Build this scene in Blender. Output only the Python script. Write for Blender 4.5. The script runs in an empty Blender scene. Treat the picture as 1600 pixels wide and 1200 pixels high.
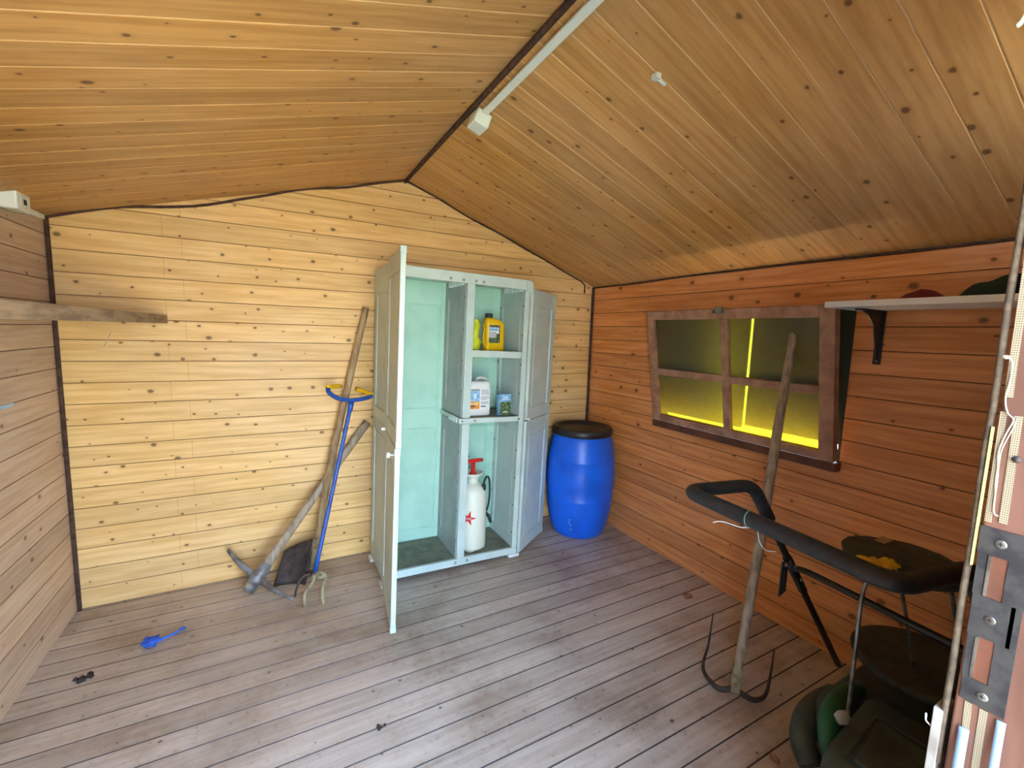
import bpy, bmesh, math, random
from mathutils import Vector, Matrix, Euler, noise
R = math.radians
random.seed(7)
scene = bpy.context.scene
col = scene.collection

# ------------------------------------------------------------------ camera
F, YAW, PITCH, ROLL = 685.83, 0.49807, -0.11434, 0.03148
cy_, sy_ = math.cos(YAW), math.sin(YAW); cp_, sp_ = math.cos(PITCH), math.sin(PITCH)
fw = Vector((sy_*cp_, cy_*cp_, sp_)); r0 = Vector((cy_, -sy_, 0)); u0 = r0.cross(fw)
cr_, sr_ = math.cos(ROLL), math.sin(ROLL)
rt = cr_*r0 + sr_*u0; up = -sr_*r0 + cr_*u0
cam_d = bpy.data.cameras.new('camera'); cam = bpy.data.objects.new('camera', cam_d); col.objects.link(cam)
cam_d.sensor_width = 36; cam_d.lens = F/1600*36; cam_d.clip_start = 0.02
cam.matrix_world = Matrix(((rt.x, up.x, -fw.x, 0), (rt.y, up.y, -fw.y, 0), (rt.z, up.z, -fw.z, 1.5), (0, 0, 0, 1)))
scene.camera = cam

# ------------------------------------------------------------------ world, sun, exposure
w = bpy.data.worlds.new('sky'); scene.world = w; w.use_nodes = True
nt = w.node_tree; nt.nodes.clear()
out = nt.nodes.new('ShaderNodeOutputWorld'); bg = nt.nodes.new('ShaderNodeBackground')
tc = nt.nodes.new('ShaderNodeTexCoord'); sx = nt.nodes.new('ShaderNodeSeparateXYZ'); rp = nt.nodes.new('ShaderNodeValToRGB')
nt.links.new(tc.outputs['Generated'], sx.inputs[0]); nt.links.new(sx.outputs['Z'], rp.inputs[0])
rp.color_ramp.elements[0].position = 0.0; rp.color_ramp.elements[0].color = (0.72, 0.85, 1.0, 1)
rp.color_ramp.elements[1].position = 0.6; rp.color_ramp.elements[1].color = (0.33, 0.56, 1.0, 1)
nt.links.new(rp.outputs[0], bg.inputs['Color']); bg.inputs['Strength'].default_value = 3.2
nt.links.new(bg.outputs[0], out.inputs[0])
sun_d = bpy.data.lights.new('sun', 'SUN'); sun = bpy.data.objects.new('sun', sun_d); col.objects.link(sun)
sun_d.energy = 26.0; sun_d.angle = R(0.6); sun_d.color = (1.0, 0.93, 0.80)
SUN_DIR = Vector((-0.38, -0.66, -0.65)).normalized()          # travels from right/behind of the shed
sun.rotation_euler = SUN_DIR.to_track_quat('-Z', 'Y').to_euler(); sun.location = (5, 6, 6)
scene.view_settings.view_transform = 'Standard'; scene.view_settings.look = 'None'
scene.view_settings.gamma = 1.0; scene.view_settings.use_curve_mapping = False
scene.view_settings.exposure = 3.08

# ------------------------------------------------------------------ dimensions
XL, XR, YB, YF = -0.935, 2.333, 2.933, 0.10
XM, ZM, ZL, ZR = 0.769, 2.458, 1.985, 1.898
sL = (ZM-ZL)/(XM-XL); sR = (ZM-ZR)/(XR-XM)

# ------------------------------------------------------------------ material helpers
def srgb(r, g, b):
    f = lambda c: ((c/255)/12.92 if c/255 <= 0.04045 else ((c/255+0.055)/1.055)**2.4)
    return (f(r), f(g), f(b), 1)
class NB:
    def __init__(s, name):
        s.m = bpy.data.materials.new(name); s.m.use_nodes = True; s.t = s.m.node_tree; s.t.nodes.clear()
        s.o = s.n('OutputMaterial'); s.b = s.n('BsdfPrincipled'); s.t.links.new(s.b.outputs[0], s.o.inputs[0])
    def n(s, k, **kw):
        x = s.t.nodes.new('ShaderNode'+k)
        for a, v in kw.items(): setattr(x, a, v)
        return x
    def l(s, a, b): s.t.links.new(a, b)
    def math(s, op, a, b=None, c=None, clamp=False):
        x = s.n('Math', operation=op, use_clamp=clamp)
        for i, v in enumerate((a, b, c)):
            if v is None: continue
            if isinstance(v, (int, float)): x.inputs[i].default_value = v
            else: s.l(v, x.inputs[i])
        return x.outputs[0]
    def mix(s, fac, a, b, blend='MIX'):
        x = s.n('Mix', data_type='RGBA', blend_type=blend)
        for i, v in ((0, fac), (6, a), (7, b)):
            if isinstance(v, (int, float)): x.inputs[i].default_value = v
            elif isinstance(v, tuple): x.inputs[i].default_value = v
            else: s.l(v, x.inputs[i])
        return x.outputs[2]
    def ss(s, v, a, b):
        x = s.n('MapRange', interpolation_type='SMOOTHSTEP'); s.l(v, x.inputs[0])
        x.inputs[1].default_value = a; x.inputs[2].default_value = b; return x.outputs[0]
    def noise(s, vec, scale, detail=3, rough=0.55):
        x = s.n('TexNoise'); s.l(vec, x.inputs['Vector']); x.inputs['Scale'].default_value = scale
        x.inputs['Detail'].default_value = detail; x.inputs['Roughness'].default_value = rough; return x.outputs['Fac']

def planks(name, c_light, c_dark, c_knot, pitch, seam, seam_w=0.004, joints=(), knots=0.45, rough=0.5, var=0.12,
           dirt=None, dirt_amt=0.0, spec=0.4, knot_r=0.10, kscale=8.0):
    B = NB(name)
    uv = B.n('UVMap'); sp = B.n('SeparateXYZ'); B.l(uv.outputs[0], sp.inputs[0])
    u, v = sp.outputs[0], sp.outputs[1]
    q = B.math('DIVIDE', v, pitch); idx = B.math('FLOOR', q); fr = B.math('FRACT', q)
    wn = B.n('TexWhiteNoise', noise_dimensions='1D'); B.l(idx, wn.inputs['W']); rnd = wn.outputs['Value']
    # grain, broken at every plank
    cmb = B.n('CombineXYZ'); B.l(B.math('MULTIPLY', u, 1.6), cmb.inputs[0])
    B.l(B.math('MULTIPLY', v, 26.0), cmb.inputs[1]); B.l(B.math('MULTIPLY', rnd, 40.0), cmb.inputs[2])
    g1 = B.noise(cmb.outputs[0], 1.6, 4, 0.6); g2 = B.noise(cmb.outputs[0], 5.0, 2, 0.5)
    # knots
    ck = B.n('CombineXYZ'); B.l(B.math('ADD', B.math('MULTIPLY', u, 0.75), B.math('MULTIPLY', rnd, 9.0)), ck.inputs[0]); B.l(v, ck.inputs[1])
    def vor(scale):
        x = B.n('TexVoronoi', voronoi_dimensions='2D'); B.l(ck.outputs[0], x.inputs['Vector']); x.inputs['Scale'].default_value = scale; return x
    vo = vor(kscale); sc = B.n('SeparateColor'); B.l(vo.outputs['Color'], sc.inputs[0])
    on = B.math('LESS_THAN', sc.outputs[0], knots)
    rad = B.math('MULTIPLY', B.math('ADD', B.math('POWER', sc.outputs[1], 2.0), 0.35), knot_r)
    dn = B.math('ADD', vo.outputs['Distance'], B.math('MULTIPLY', B.math('SUBTRACT', g2, 0.5), 0.07))
    kd = B.math('DIVIDE', dn, rad)
    kmask = B.math('MULTIPLY', B.math('SUBTRACT', 1.0, B.ss(kd, 0.45, 1.15)), on)
    halo = B.math('MULTIPLY', B.math('SUBTRACT', 1.0, B.ss(kd, 0.8, 3.2)), on)
    base = B.mix(B.ss(g1, 0.34, 0.68), c_light, c_dark)
    base = B.mix(B.math('MULTIPLY', B.ss(g2, 0.55, 0.8), 0.25), base, c_dark)
    big = B.noise(uv.outputs[0], 1.3, 3)
    hv = B.n('HueSaturation'); B.l(base, hv.inputs['Color'])
    B.l(B.math('ADD', B.math('MULTIPLY', B.math('SUBTRACT', rnd, 0.5), 2*var), 1.0), hv.inputs['Value'])
    B.l(B.math('ADD', B.math('MULTIPLY', B.math('SUBTRACT', big, 0.5), 0.3), 1.0), hv.inputs['Saturation'])
    base = hv.outputs[0]
    base = B.mix(B.math('MULTIPLY', halo, 0.35), base, c_dark)
    if dirt:
        d1 = B.noise(uv.outputs[0], 2.2, 6, 0.65); d2 = B.noise(uv.outputs[0], 38.0, 4, 0.6)
        dm = B.math('MULTIPLY', B.math('ADD', B.math('MULTIPLY', B.ss(d1, 0.42, 0.7), 0.7), B.math('MULTIPLY', B.ss(d2, 0.55, 0.75), 0.5)), dirt_amt, clamp=True)
        base = B.mix(dm, base, dirt)
    base = B.mix(B.math('MULTIPLY', kmask, 0.8), base, c_knot)
    if joints:
        for ju, par in joints:
            jm = B.math('LESS_THAN', B.math('ABSOLUTE', B.math('SUBTRACT', u, ju)), 0.0012)
            pm = B.math('COMPARE', B.math('PINGPONG', idx, 1.0), float(par), 0.1)
            base = B.mix(B.math('MULTIPLY', B.math('MULTIPLY', jm, pm), 0.32), base, c_knot)
    sd = B.math('MINIMUM', fr, B.math('SUBTRACT', 1.0, fr))
    sm = B.math('LESS_THAN', sd, seam_w/pitch/2)
    base = B.mix(B.math('MULTIPLY', sm, 0.85), base, seam)
    B.l(base, B.b.inputs['Base Color'])
    rr = B.math('ADD', B.math('MULTIPLY', g1, 0.2), rough-0.1); B.l(rr, B.b.inputs['Roughness'])
    B.b.inputs['Specular IOR Level'].default_value = spec
    bp = B.n('Bump'); bp.inputs['Strength'].default_value = 0.25; bp.inputs['Distance'].default_value = 0.002
    B.l(B.math('SUBTRACT', g2, B.math('MULTIPLY', kmask, 0.6)), bp.inputs['Height']); B.l(bp.outputs[0], B.b.inputs['Normal'])
    return B.m

def mat(name, c1, c2=None, scale=12, rough=0.5, metal=0.0, bump=0.0, stretch=(1, 1, 1), lo=0.4, hi=0.65, spec=0.5, detail=4, coat=0, sss=0):
    B = NB(name); tcn = B.n('TexCoord'); mp = B.n('Mapping'); B.l(tcn.outputs['Object'], mp.inputs[0])
    mp.inputs['Scale'].default_value = stretch
    f = B.noise(mp.outputs[0], scale, detail)
    if c2: B.l(B.mix(B.ss(f, lo, hi), c1, c2), B.b.inputs['Base Color'])
    else:
        h = B.n('HueSaturation'); h.inputs['Color'].default_value = c1
        B.l(B.math('ADD', B.math('MULTIPLY', f, 0.12), 0.94), h.inputs['Value']); B.l(h.outputs[0], B.b.inputs['Base Color'])
    B.b.inputs['Roughness'].default_value = rough; B.b.inputs['Metallic'].default_value = metal
    B.b.inputs['Specular IOR Level'].default_value = spec
    if coat: B.b.inputs['Coat Weight'].default_value = coat
    if bump:
        bp = B.n('Bump'); bp.inputs['Strength'].default_value = min(1, bump); bp.inputs['Distance'].default_value = 0.003
        B.l(f, bp.inputs['Height']); B.l(bp.outputs[0], B.b.inputs['Normal'])
    return B.m

PITCH_W, PITCH_F, PITCH_C = 0.1053, 0.1055, 0.1
M = {}
M['back'] = planks('pine_back', srgb(234, 196, 132), srgb(216, 172, 106), srgb(92, 52, 24), 0.108, srgb(130, 84, 42), joints=((0.44, 0), (0.52, 1), (1.9, 0)), knots=0.62, rough=0.5, var=.07, kscale=10.5, knot_r=.105)
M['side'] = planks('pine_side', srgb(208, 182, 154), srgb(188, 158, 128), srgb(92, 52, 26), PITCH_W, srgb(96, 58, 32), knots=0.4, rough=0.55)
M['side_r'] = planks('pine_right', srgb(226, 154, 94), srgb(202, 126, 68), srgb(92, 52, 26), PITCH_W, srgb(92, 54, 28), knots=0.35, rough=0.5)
M['ceil'] = planks('pine_ceiling', srgb(214, 166, 104), srgb(192, 142, 82), srgb(84, 46, 22), 0.113, srgb(244, 218, 172), seam_w=0.003, knots=0.6, rough=0.45, var=0.10, kscale=10, knot_r=.10)
M['floor'] = planks('floor_boards', srgb(206, 190, 170), srgb(186, 167, 146), srgb(70, 50, 40), PITCH_F, srgb(48, 34, 26), seam_w=0.006, knots=0.35, rough=0.5,
                    dirt=srgb(126, 98, 70), dirt_amt=0.8, spec=0.45, knot_r=0.07, kscale=10)
M['trimdark'] = mat('dark_cord', srgb(84, 58, 44), srgb(58, 38, 28), 30, 0.9)
M['roof'] = mat('roof_felt', srgb(70, 66, 62), None, 10, 0.9)
M['ground'] = mat('sunlit_paving', srgb(170, 160, 130), srgb(150, 146, 114), 3, 0.9)
M['resin'] = mat('pale_green_resin', srgb(196, 212, 202), srgb(186, 203, 194), 6, 0.42, bump=0.05)
M['resin_in'] = mat('mint_resin', srgb(176, 218, 196), srgb(168, 210, 188), 6, 0.42)
M['resin_grey'] = mat('grey_resin', srgb(170, 172, 166), srgb(158, 160, 156), 8, 0.45)
M['resin_floor'] = mat('dusty_resin', srgb(128, 128, 108), srgb(108, 106, 88), 14, 0.7)
M['white_pl'] = mat('white_plastic', srgb(228, 230, 224), None, 8, 0.35)
M['darkhole'] = mat('dark_recess', srgb(26, 30, 28), None, 8, 0.8)
M['blue_pl'] = mat('blue_plastic', srgb(20, 104, 232), srgb(16, 92, 214), 5, 0.36, bump=0.03)
M['black_pl'] = mat('black_plastic', srgb(30, 32, 32), srgb(42, 44, 42), 14, 0.45)
M['foam'] = mat('black_foam', srgb(26, 28, 30), srgb(40, 42, 44), 60, 0.55, bump=0.2)
M['blk_metal'] = mat('black_tube', srgb(22, 24, 26), None, 14, 0.4)
M['handle'] = mat('weathered_ash', srgb(176, 150, 112), srgb(140, 112, 78), 8, 0.7, stretch=(6, 6, 0.8), bump=0.1)
M['handle_grey'] = mat('weathered_handle', srgb(168, 150, 126), srgb(134, 118, 98), 8, 0.75, stretch=(6, 6, 0.8), bump=0.1)
M['steel'] = mat('worn_steel', srgb(150, 150, 150), srgb(104, 98, 92), 14, 0.55, metal=0.45, bump=0.15)
M['rust'] = mat('dark_rusty_steel', srgb(74, 64, 58), srgb(50, 40, 34), 18, 0.7, metal=0.25, bump=0.25)
M['mud'] = mat('dried_mud', srgb(158, 146, 112), srgb(118, 104, 78), 40, 0.95, bump=0.8)
M['blue_paint'] = mat('blue_enamel', srgb(34, 84, 168), srgb(26, 66, 140), 20, 0.4)
M['yellow_pl'] = mat('yellow_plastic', srgb(234, 190, 20), srgb(222, 176, 16), 5, 0.4)
M['sash'] = mat('rough_pine_sash', srgb(178, 136, 108), srgb(146, 104, 80), 5, 0.65, stretch=(3, 3, 3), bump=0.15, lo=0.35, hi=0.7)
M['sill'] = mat('dark_sill_wood', srgb(104, 60, 38), srgb(78, 44, 28), 8, 0.6)
M['shutter'] = mat('dark_green_shutter', srgb(34, 52, 42), srgb(26, 40, 34), 8, 0.7)
M['shelf_white'] = mat('white_laminate', srgb(226, 224, 216), None, 6, 0.4)
M['green_pl'] = mat('green_plastic', srgb(28, 96, 60), srgb(20, 74, 46), 12, 0.45)
M['char_pl'] = mat('charcoal_plastic', srgb(66, 78, 70), srgb(48, 58, 52), 9, 0.6, bump=0.1)
M['torn_vinyl'] = mat('worn_black_vinyl', srgb(38, 48, 42), srgb(58, 64, 54), 24, 0.65, bump=0.4)
M['yfoam'] = mat('yellow_foam', srgb(240, 200, 50), srgb(214, 164, 40), 16, 0.9, bump=0.5)
M['chrome'] = mat('dull_chrome', srgb(150, 150, 140), srgb(110, 106, 96), 26, 0.35, metal=0.8)
M['jamb'] = mat('red_brown_wood', srgb(112, 74, 56), srgb(94, 60, 44), 5, 0.6, stretch=(5, 5, 0.8), bump=0.1)
M['batten'] = mat('fuzzy_brown_felt', srgb(96, 80, 60), srgb(76, 62, 46), 90, 0.95, bump=0.8)
M['plate'] = mat('galvanised_plate', srgb(74, 72, 68), srgb(54, 52, 52), 40, 0.5, metal=0.5, bump=0.1)
M['slit'] = mat('lime_green', srgb(206, 226, 110), None, 10, 0.6)
M['tape_blue'] = mat('pale_blue_tape', srgb(170, 206, 232), srgb(150, 190, 224), 8, 0.5)
M['thread'] = mat('cream_thread', srgb(196, 186, 156), None, 30, 0.9)
M['cardboard'] = mat('painted_wood_block', srgb(156, 148, 136), srgb(132, 122, 110), 20, 0.8, bump=0.2)
M['mint_white'] = mat('white_conduit', srgb(226, 234, 226), None, 8, 0.4)
M['string'] = mat('blue_twine', srgb(30, 100, 200), srgb(70, 110, 220), 40, 0.8)
M['dry_leaf'] = mat('dry_leaf_tan', srgb(176, 132, 100), srgb(140, 96, 66), 20, 0.8)
M['dirt'] = mat('dark_soil', srgb(66, 52, 46), srgb(46, 36, 32), 60, 0.95, bump=0.6)
M['wire_g'] = mat('green_wire', srgb(110, 160, 130), None, 10, 0.5)
M['grey_wood'] = mat('grey_rough_plank', srgb(158, 134, 106), srgb(124, 102, 78), 6, 0.8, stretch=(6, 1, 6), bump=0.3)
M['red_pl'] = mat('red_plastic', srgb(214, 38, 30), None, 6, 0.4)
M['red_cloth'] = mat('dark_red_cloth', srgb(110, 26, 24), None, 30, 0.9)
M['green_cloth'] = mat('dark_green_cloth', srgb(24, 44, 30), None, 30, 0.9)
M['lime'] = mat('lime_cloth', srgb(206, 214, 44), srgb(176, 186, 30), 14, 0.75, bump=0.3)
M['sprayer_w'] = mat('milky_plastic', srgb(226, 228, 206), srgb(216, 220, 198), 4, 0.4)
M['label_w'] = mat('label_white', srgb(226, 228, 226), None, 10, 0.5)
M['label_b'] = mat('label_blue', srgb(104, 164, 210), srgb(150, 196, 226), 40, 0.5)
M['label_g'] = mat('label_plants', srgb(40, 62, 46), srgb(150, 180, 110), 130, 0.5, lo=0.5, hi=0.6)
M['label_dk'] = mat('label_dark', srgb(40, 52, 56), srgb(150, 160, 150), 120, 0.5, lo=0.5, hi=0.6)
M['label_y'] = mat('label_yellow', srgb(240, 190, 40), srgb(236, 120, 40), 30, 0.5)
M['ink'] = mat('grey_print', srgb(120, 126, 130), None, 10, 0.6)
M['clear'] = None
def glassmat():
    B = NB('dusty_yellowed_pane'); t = B.n('BsdfTranslucent'); t.inputs[0].default_value = srgb(156, 142, 58)
    tr = B.n('BsdfTransparent'); tr.inputs[0].default_value = srgb(226, 220, 108)
    g = B.n('BsdfGlossy'); g.inputs[0].default_value = (0.8, 0.85, 0.8, 1); g.inputs['Roughness'].default_value = 0.35
    m1 = B.n('MixShader'); m2 = B.n('MixShader')
    tcn = B.n('TexCoord'); f = B.noise(tcn.outputs['Object'], 30, 4)
    B.l(B.math('ADD', B.math('MULTIPLY', f, 0.30), 0.22), m1.inputs[0]); B.l(t.outputs[0], m1.inputs[1]); B.l(tr.outputs[0], m1.inputs[2])
    m2.inputs[0].default_value = 0.10; B.l(m1.outputs[0], m2.inputs[1]); B.l(g.outputs[0], m2.inputs[2]); B.l(m2.outputs[0], B.o.inputs[0])
    return B.m
M['pane'] = glassmat()
def clearmat():
    B = NB('clear_cap'); B.b.inputs['Base Color'].default_value = srgb(214, 220, 216); B.b.inputs['Roughness'].default_value = 0.25
    B.b.inputs['Transmission Weight'].default_value = 0.6; return B.m
M['clear'] = clearmat()
def meshtape():
    B = NB('cream_mesh_tape'); tcn = B.n('TexCoord'); sp = B.n('SeparateXYZ'); B.l(tcn.outputs['Object'], sp.inputs[0])
    a = B.math('LESS_THAN', B.math('FRACT', B.math('MULTIPLY', sp.outputs[1], 620)), 0.5)
    b = B.math('LESS_THAN', B.math('FRACT', B.math('MULTIPLY', sp.outputs[2], 420)), 0.5)
    hole = B.math('MULTIPLY', a, b)
    B.l(B.mix(hole, srgb(146, 134, 106), srgb(96, 68, 52)), B.b.inputs['Base Color']); B.b.inputs['Roughness'].default_value = 0.85
    return B.m
M['mesh'] = meshtape()

# ------------------------------------------------------------------ geometry helpers
def tag(o, label, cat=None, group=None, kind=None):
    if label: o['label'] = label
    if cat: o['category'] = cat
    if group: o['group'] = group
    if kind: o['kind'] = kind
    return o
def thing(name, label, cat, loc=(0, 0, 0), rot=(0, 0, 0), group=None, kind=None):
    o = bpy.data.objects.new(name, None); col.objects.link(o); o.empty_display_size = 0.05
    o.location = loc; o.rotation_euler = rot
    return tag(o, label, cat, group, kind)
def catmull(pts, n=8, closed=False):
    P = [Vector(p) for p in pts]; out_ = []
    N = len(P); rng = range(N if closed else N-1)
    for i in rng:
        if closed: a, b, c, d = P[(i-1) % N], P[i], P[(i+1) % N], P[(i+2) % N]
        else: a, b, c, d = P[max(i-1, 0)], P[i], P[i+1], P[min(i+2, N-1)]
        for k in range(n):
            t = k/n
            out_.append(0.5*((2*b)+(c-a)*t+(2*a-5*b+4*c-d)*t*t+(3*b-a-3*c+d)*t**3))
    if not closed: out_.append(P[-1])
    return out_
def round_path(pts, r, n=6):
    P = [Vector(p) for p in pts]; o_ = [P[0]]
    for i in range(1, len(P)-1):
        a = P[i]+(P[i-1]-P[i]).normalized()*r; c = P[i]+(P[i+1]-P[i]).normalized()*r
        for k in range(n+1):
            t = k/n; o_.append(a.lerp(P[i], t).lerp(P[i].lerp(c, t), t))
    o_.append(P[-1]); return o_
class MB:
    def __init__(s): s.v = []; s.f = []; s.mi = []; s.sm = []; s.uv = {}
    def add(s, vs, fs, mi=0, smooth=False, Mx=None):
        k = len(s.v)
        for v in vs: s.v.append(Mx @ Vector(v) if Mx else Vector(v))
        for f in fs: s.f.append([k+i for i in f]); s.mi.append(mi); s.sm.append(smooth)
        return s
    def box(s, lo, hi, mi=0, Mx=None):
        x0, y0, z0 = lo; x1, y1, z1 = hi
        return s.add([(x0, y0, z0), (x1, y0, z0), (x1, y1, z0), (x0, y1, z0), (x0, y0, z1), (x1, y0, z1), (x1, y1, z1), (x0, y1, z1)],
                     [(0, 3, 2, 1), (4, 5, 6, 7), (0, 1, 5, 4), (1, 2, 6, 5), (2, 3, 7, 6), (3, 0, 4, 7)], mi, False, Mx)
    def prism(s, poly, d, mi=0, smooth=False):                   # planar 3D polygon swept by vector d
        n = len(poly); d = Vector(d); P = [Vector(p) for p in poly]
        return s.add(P+[p+d for p in P], [tuple(range(n))[::-1], tuple(range(n, 2*n))]+[(i, (i+1) % n, n+(i+1) % n, n+i) for i in range(n)], mi, smooth)
    def tube(s, pts, rad, seg=12, mi=0, closed=False, sq=(1, 1), cap=True):
        P = [Vector(p) for p in pts]; N = len(P); rs = rad if isinstance(rad, (list, tuple)) else [rad]*N
        T = []
        for i in range(N):
            a = P[(i-1) % N] if (closed or i > 0) else P[i]; b = P[(i+1) % N] if (closed or i < N-1) else P[i]
            T.append((b-a).normalized())
        ref = Vector((0, 0, 1)) if abs(T[0].z) < 0.9 else Vector((1, 0, 0))
        nrm = (ref-T[0]*ref.dot(T[0])).normalized(); vs = []
        for i in range(N):
            nrm = (nrm-T[i]*nrm.dot(T[i])).normalized(); bn = T[i].cross(nrm)
            for k in range(seg):
                a = 2*math.pi*k/seg; vs.append(P[i]+(nrm*math.cos(a)*sq[0]+bn*math.sin(a)*sq[1])*rs[i])
        fs = []
        for i in range(N if closed else N-1):
            j = (i+1) % N
            for k in range(seg): fs.append((i*seg+k, i*seg+(k+1) % seg, j*seg+(k+1) % seg, j*seg+k))
        s.add(vs, fs, mi, True)
        if cap and not closed:
            base = len(s.v)-len(vs)
            s.f.append([base+k for k in range(seg)][::-1]); s.mi.append(mi); s.sm.append(False)
            s.f.append([base+(N-1)*seg+k for k in range(seg)]); s.mi.append(mi); s.sm.append(False)
        return s
    def lathe(s, prof, seg=32, mi=0, Mx=None, cap=True, zmod=None, smooth=True):
        vs = []; fs = []; n = len(prof)
        for i, (r, z) in enumerate(prof):
            for k in range(seg):
                a = 2*math.pi*k/seg; zz = z+(zmod(i, a) if zmod else 0)
                vs.append((r*math.cos(a), r*math.sin(a), zz))
        for i in range(n-1):
            for k in range(seg): fs.append((i*seg+k, i*seg+(k+1) % seg, (i+1)*seg+(k+1) % seg, (i+1)*seg+k))
        if cap: fs.append(tuple(range(seg))[::-1]); fs.append(tuple((n-1)*seg+k for k in range(seg)))
        return s.add(vs, fs, mi, smooth, Mx)
    def blob(s, c, rad, mi=0, amp=0.2, fr=3, seg=20, rings=12, seed=0, zmin=None):
        vs = []; fs = []
        for i in range(rings+1):
            th = math.pi*i/rings
            for k in range(seg):
                a = 2*math.pi*k/seg; d = Vector((math.sin(th)*math.cos(a), math.sin(th)*math.sin(a), math.cos(th)))
                f = 1+amp*noise.noise(d*fr+Vector((seed*7.1, seed, 0)))*2
                p = Vector(c)+Vector((d.x*rad[0], d.y*rad[1], d.z*rad[2]))*f
                if zmin is not None: p.z = max(p.z, zmin)
                vs.append(p)
        for i in range(rings):
            for k in range(seg): fs.append((i*seg+k, (i+1)*seg+k, (i+1)*seg+(k+1) % seg, i*seg+(k+1) % seg))
        return s.add(vs, fs, mi, True)
    def build(s, name, mats, parent=None, bevel=0, origin=None, world=True, subsurf=0):
        me = bpy.data.meshes.new(name)
        if not isinstance(mats, (list, tuple)): mats = [mats]
        Mi = Matrix.Identity(4)
        if parent is not None:
            if world:
                chain = []; p = parent
                while p: chain.append(p); p = p.parent
                W = Matrix.Identity(4)
                for p in reversed(chain): W = W @ Matrix.LocRotScale(p.location, p.rotation_euler, p.scale)
                Mi = W.inverted()
            org = Vector((0, 0, 0))
        else:
            if origin is None:
                xs = [v.x for v in s.v]; ys = [v.y for v in s.v]; zs = [v.z for v in s.v]
                origin = ((min(xs)+max(xs))/2, (min(ys)+max(ys))/2, min(zs))
            org = Vector(origin)
        me.from_pydata([(Mi @ v) - org for v in s.v], [], s.f)
        for m in mats: me.materials.append(m)
        for p, mi, sm in zip(me.polygons, s.mi, s.sm): p.material_index = mi; p.use_smooth = sm
        bm = bmesh.new(); bm.from_mesh(me); bmesh.ops.recalc_face_normals(bm, faces=bm.faces); bm.to_mesh(me); bm.free()
        me.update()
        o = bpy.data.objects.new(name, me); col.objects.link(o); o.location = org
        if parent is not None: o.parent = parent
        if bevel:
            b = o.modifiers.new('bevel', 'BEVEL'); b.width = bevel; b.segments = 2; b.limit_method = 'ANGLE'; b.angle_limit = R(40)
        if subsurf:
            b = o.modifiers.new('sub', 'SUBSURF'); b.levels = subsurf; b.render_levels = subsurf
        return o

def plank_wall(name, O, U, V, N, rows, pitch, m, t=0.045, d=0.0025, g=0.003, voff=0.0, uoff=0.0):
    """rows: (v0, v1, ua0, ua1, ub0, ub1): left edge u at v0/v1, right edge u at v0/v1. One mesh of tongue-and-groove boards."""
    O, U, V, N = map(Vector, (O, U, V, N)); vs = []; fs = []; uvs = []
    for (v0, v1, ua0, ua1, ub0, ub1) in rows:
        prof = [(v0, -d), (v0+g, 0), (v1-g, 0), (v1, -d), (v1, -t), (v0, -t)]
        k = len(vs)
        for side in (0, 1):
            for v, h in prof:
                a = (v-v0)/(v1-v0); u = (ua0+(ua1-ua0)*a) if side == 0 else (ub0+(ub1-ub0)*a)
                vs.append(O+U*u+V*v+N*h); uvs.append((u+uoff, v+voff))
        n = 6
        for i in range(n): fs.append((k+i, k+(i+1) % n, k+n+(i+1) % n, k+n+i))
        fs.append(tuple(k+i for i in range(n))[::-1]); fs.append(tuple(k+n+i for i in range(n)))
    me = bpy.data.meshes.new(name); me.from_pydata(vs, [], fs); me.materials.append(m)
    ul = me.uv_layers.new(name='UVMap')
    for lp in me.loops: ul.data[lp.index].uv = uvs[lp.vertex_index]
    bm = bmesh.new(); bm.from_mesh(me); bmesh.ops.recalc_face_normals(bm, faces=bm.faces); bm.to_mesh(me); bm.free()
    o = bpy.data.objects.new(name, me); col.objects.link(o); o['kind'] = 'structure'
    return o
def seq(a, b, p):
    r = []; v = a
    while v < b-1e-6: r.append((v, min(v+p, b))); v += p
    return r

# ================================================================== STRUCTURE
W = XR-XL
# floor: boards along x, rows along y
plank_wall('floor', (XL, -0.02, 0), (1, 0, 0), (0, 1, 0), (0, 0, 1), [(a, b, -0.05, -0.05, W+0.05, W+0.05) for a, b in seq(-0.02, YB+0.07, PITCH_F)], PITCH_F, M['floor'], t=0.04, d=0.006, g=0.003, voff=0.02)
# back wall (gable)
def roof_z(x): return ZL+sL*(x-XL) if x < XM else ZM-sR*(x-XM)
rows = []
for a, b in seq(0, ZM, 0.108):
    lo = [max(0, (z-ZL-.07)/sL) for z in (a, b)]; hi = [W-max(0, (z-ZR-.07)/sR) for z in (a, b)]
    if hi[1] < lo[1]: c = (XM-XL); hi[1] = lo[1] = c
    rows.append((a, b, lo[0], lo[1], hi[0], hi[1]))
plank_wall('wall_back', (XL, YB, 0), (1, 0, 0), (0, 0, 1), (0, -1, 0), rows, 0.108, M['back'])
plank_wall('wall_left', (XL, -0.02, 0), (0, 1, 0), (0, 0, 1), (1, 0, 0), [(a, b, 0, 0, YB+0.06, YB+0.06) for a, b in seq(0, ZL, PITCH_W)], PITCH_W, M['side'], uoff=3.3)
# right wall with the window opening
WY0, WY1, WZ0, WZ1 = 1.035, 2.145, PITCH_W*9, PITCH_W*16
rows = []
for a, b in seq(0, ZR, PITCH_W):
    if a >= WZ0-1e-4 and b <= WZ1+1e-4:
        rows.append((a, b, 0, 0, WY0+0.02, WY0+0.02)); rows.append((a, b, WY1+0.02, WY1+0.02, YB+0.08, YB+0.08))
    else: rows.append((a, b, 0, 0, YB+0.08, YB+0.08))
plank_wall('wall_right', (XR, -0.02, 0), (0, 1, 0), (0, 0, 1), (-1, 0, 0), rows, PITCH_W, M['side_r'])
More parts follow.
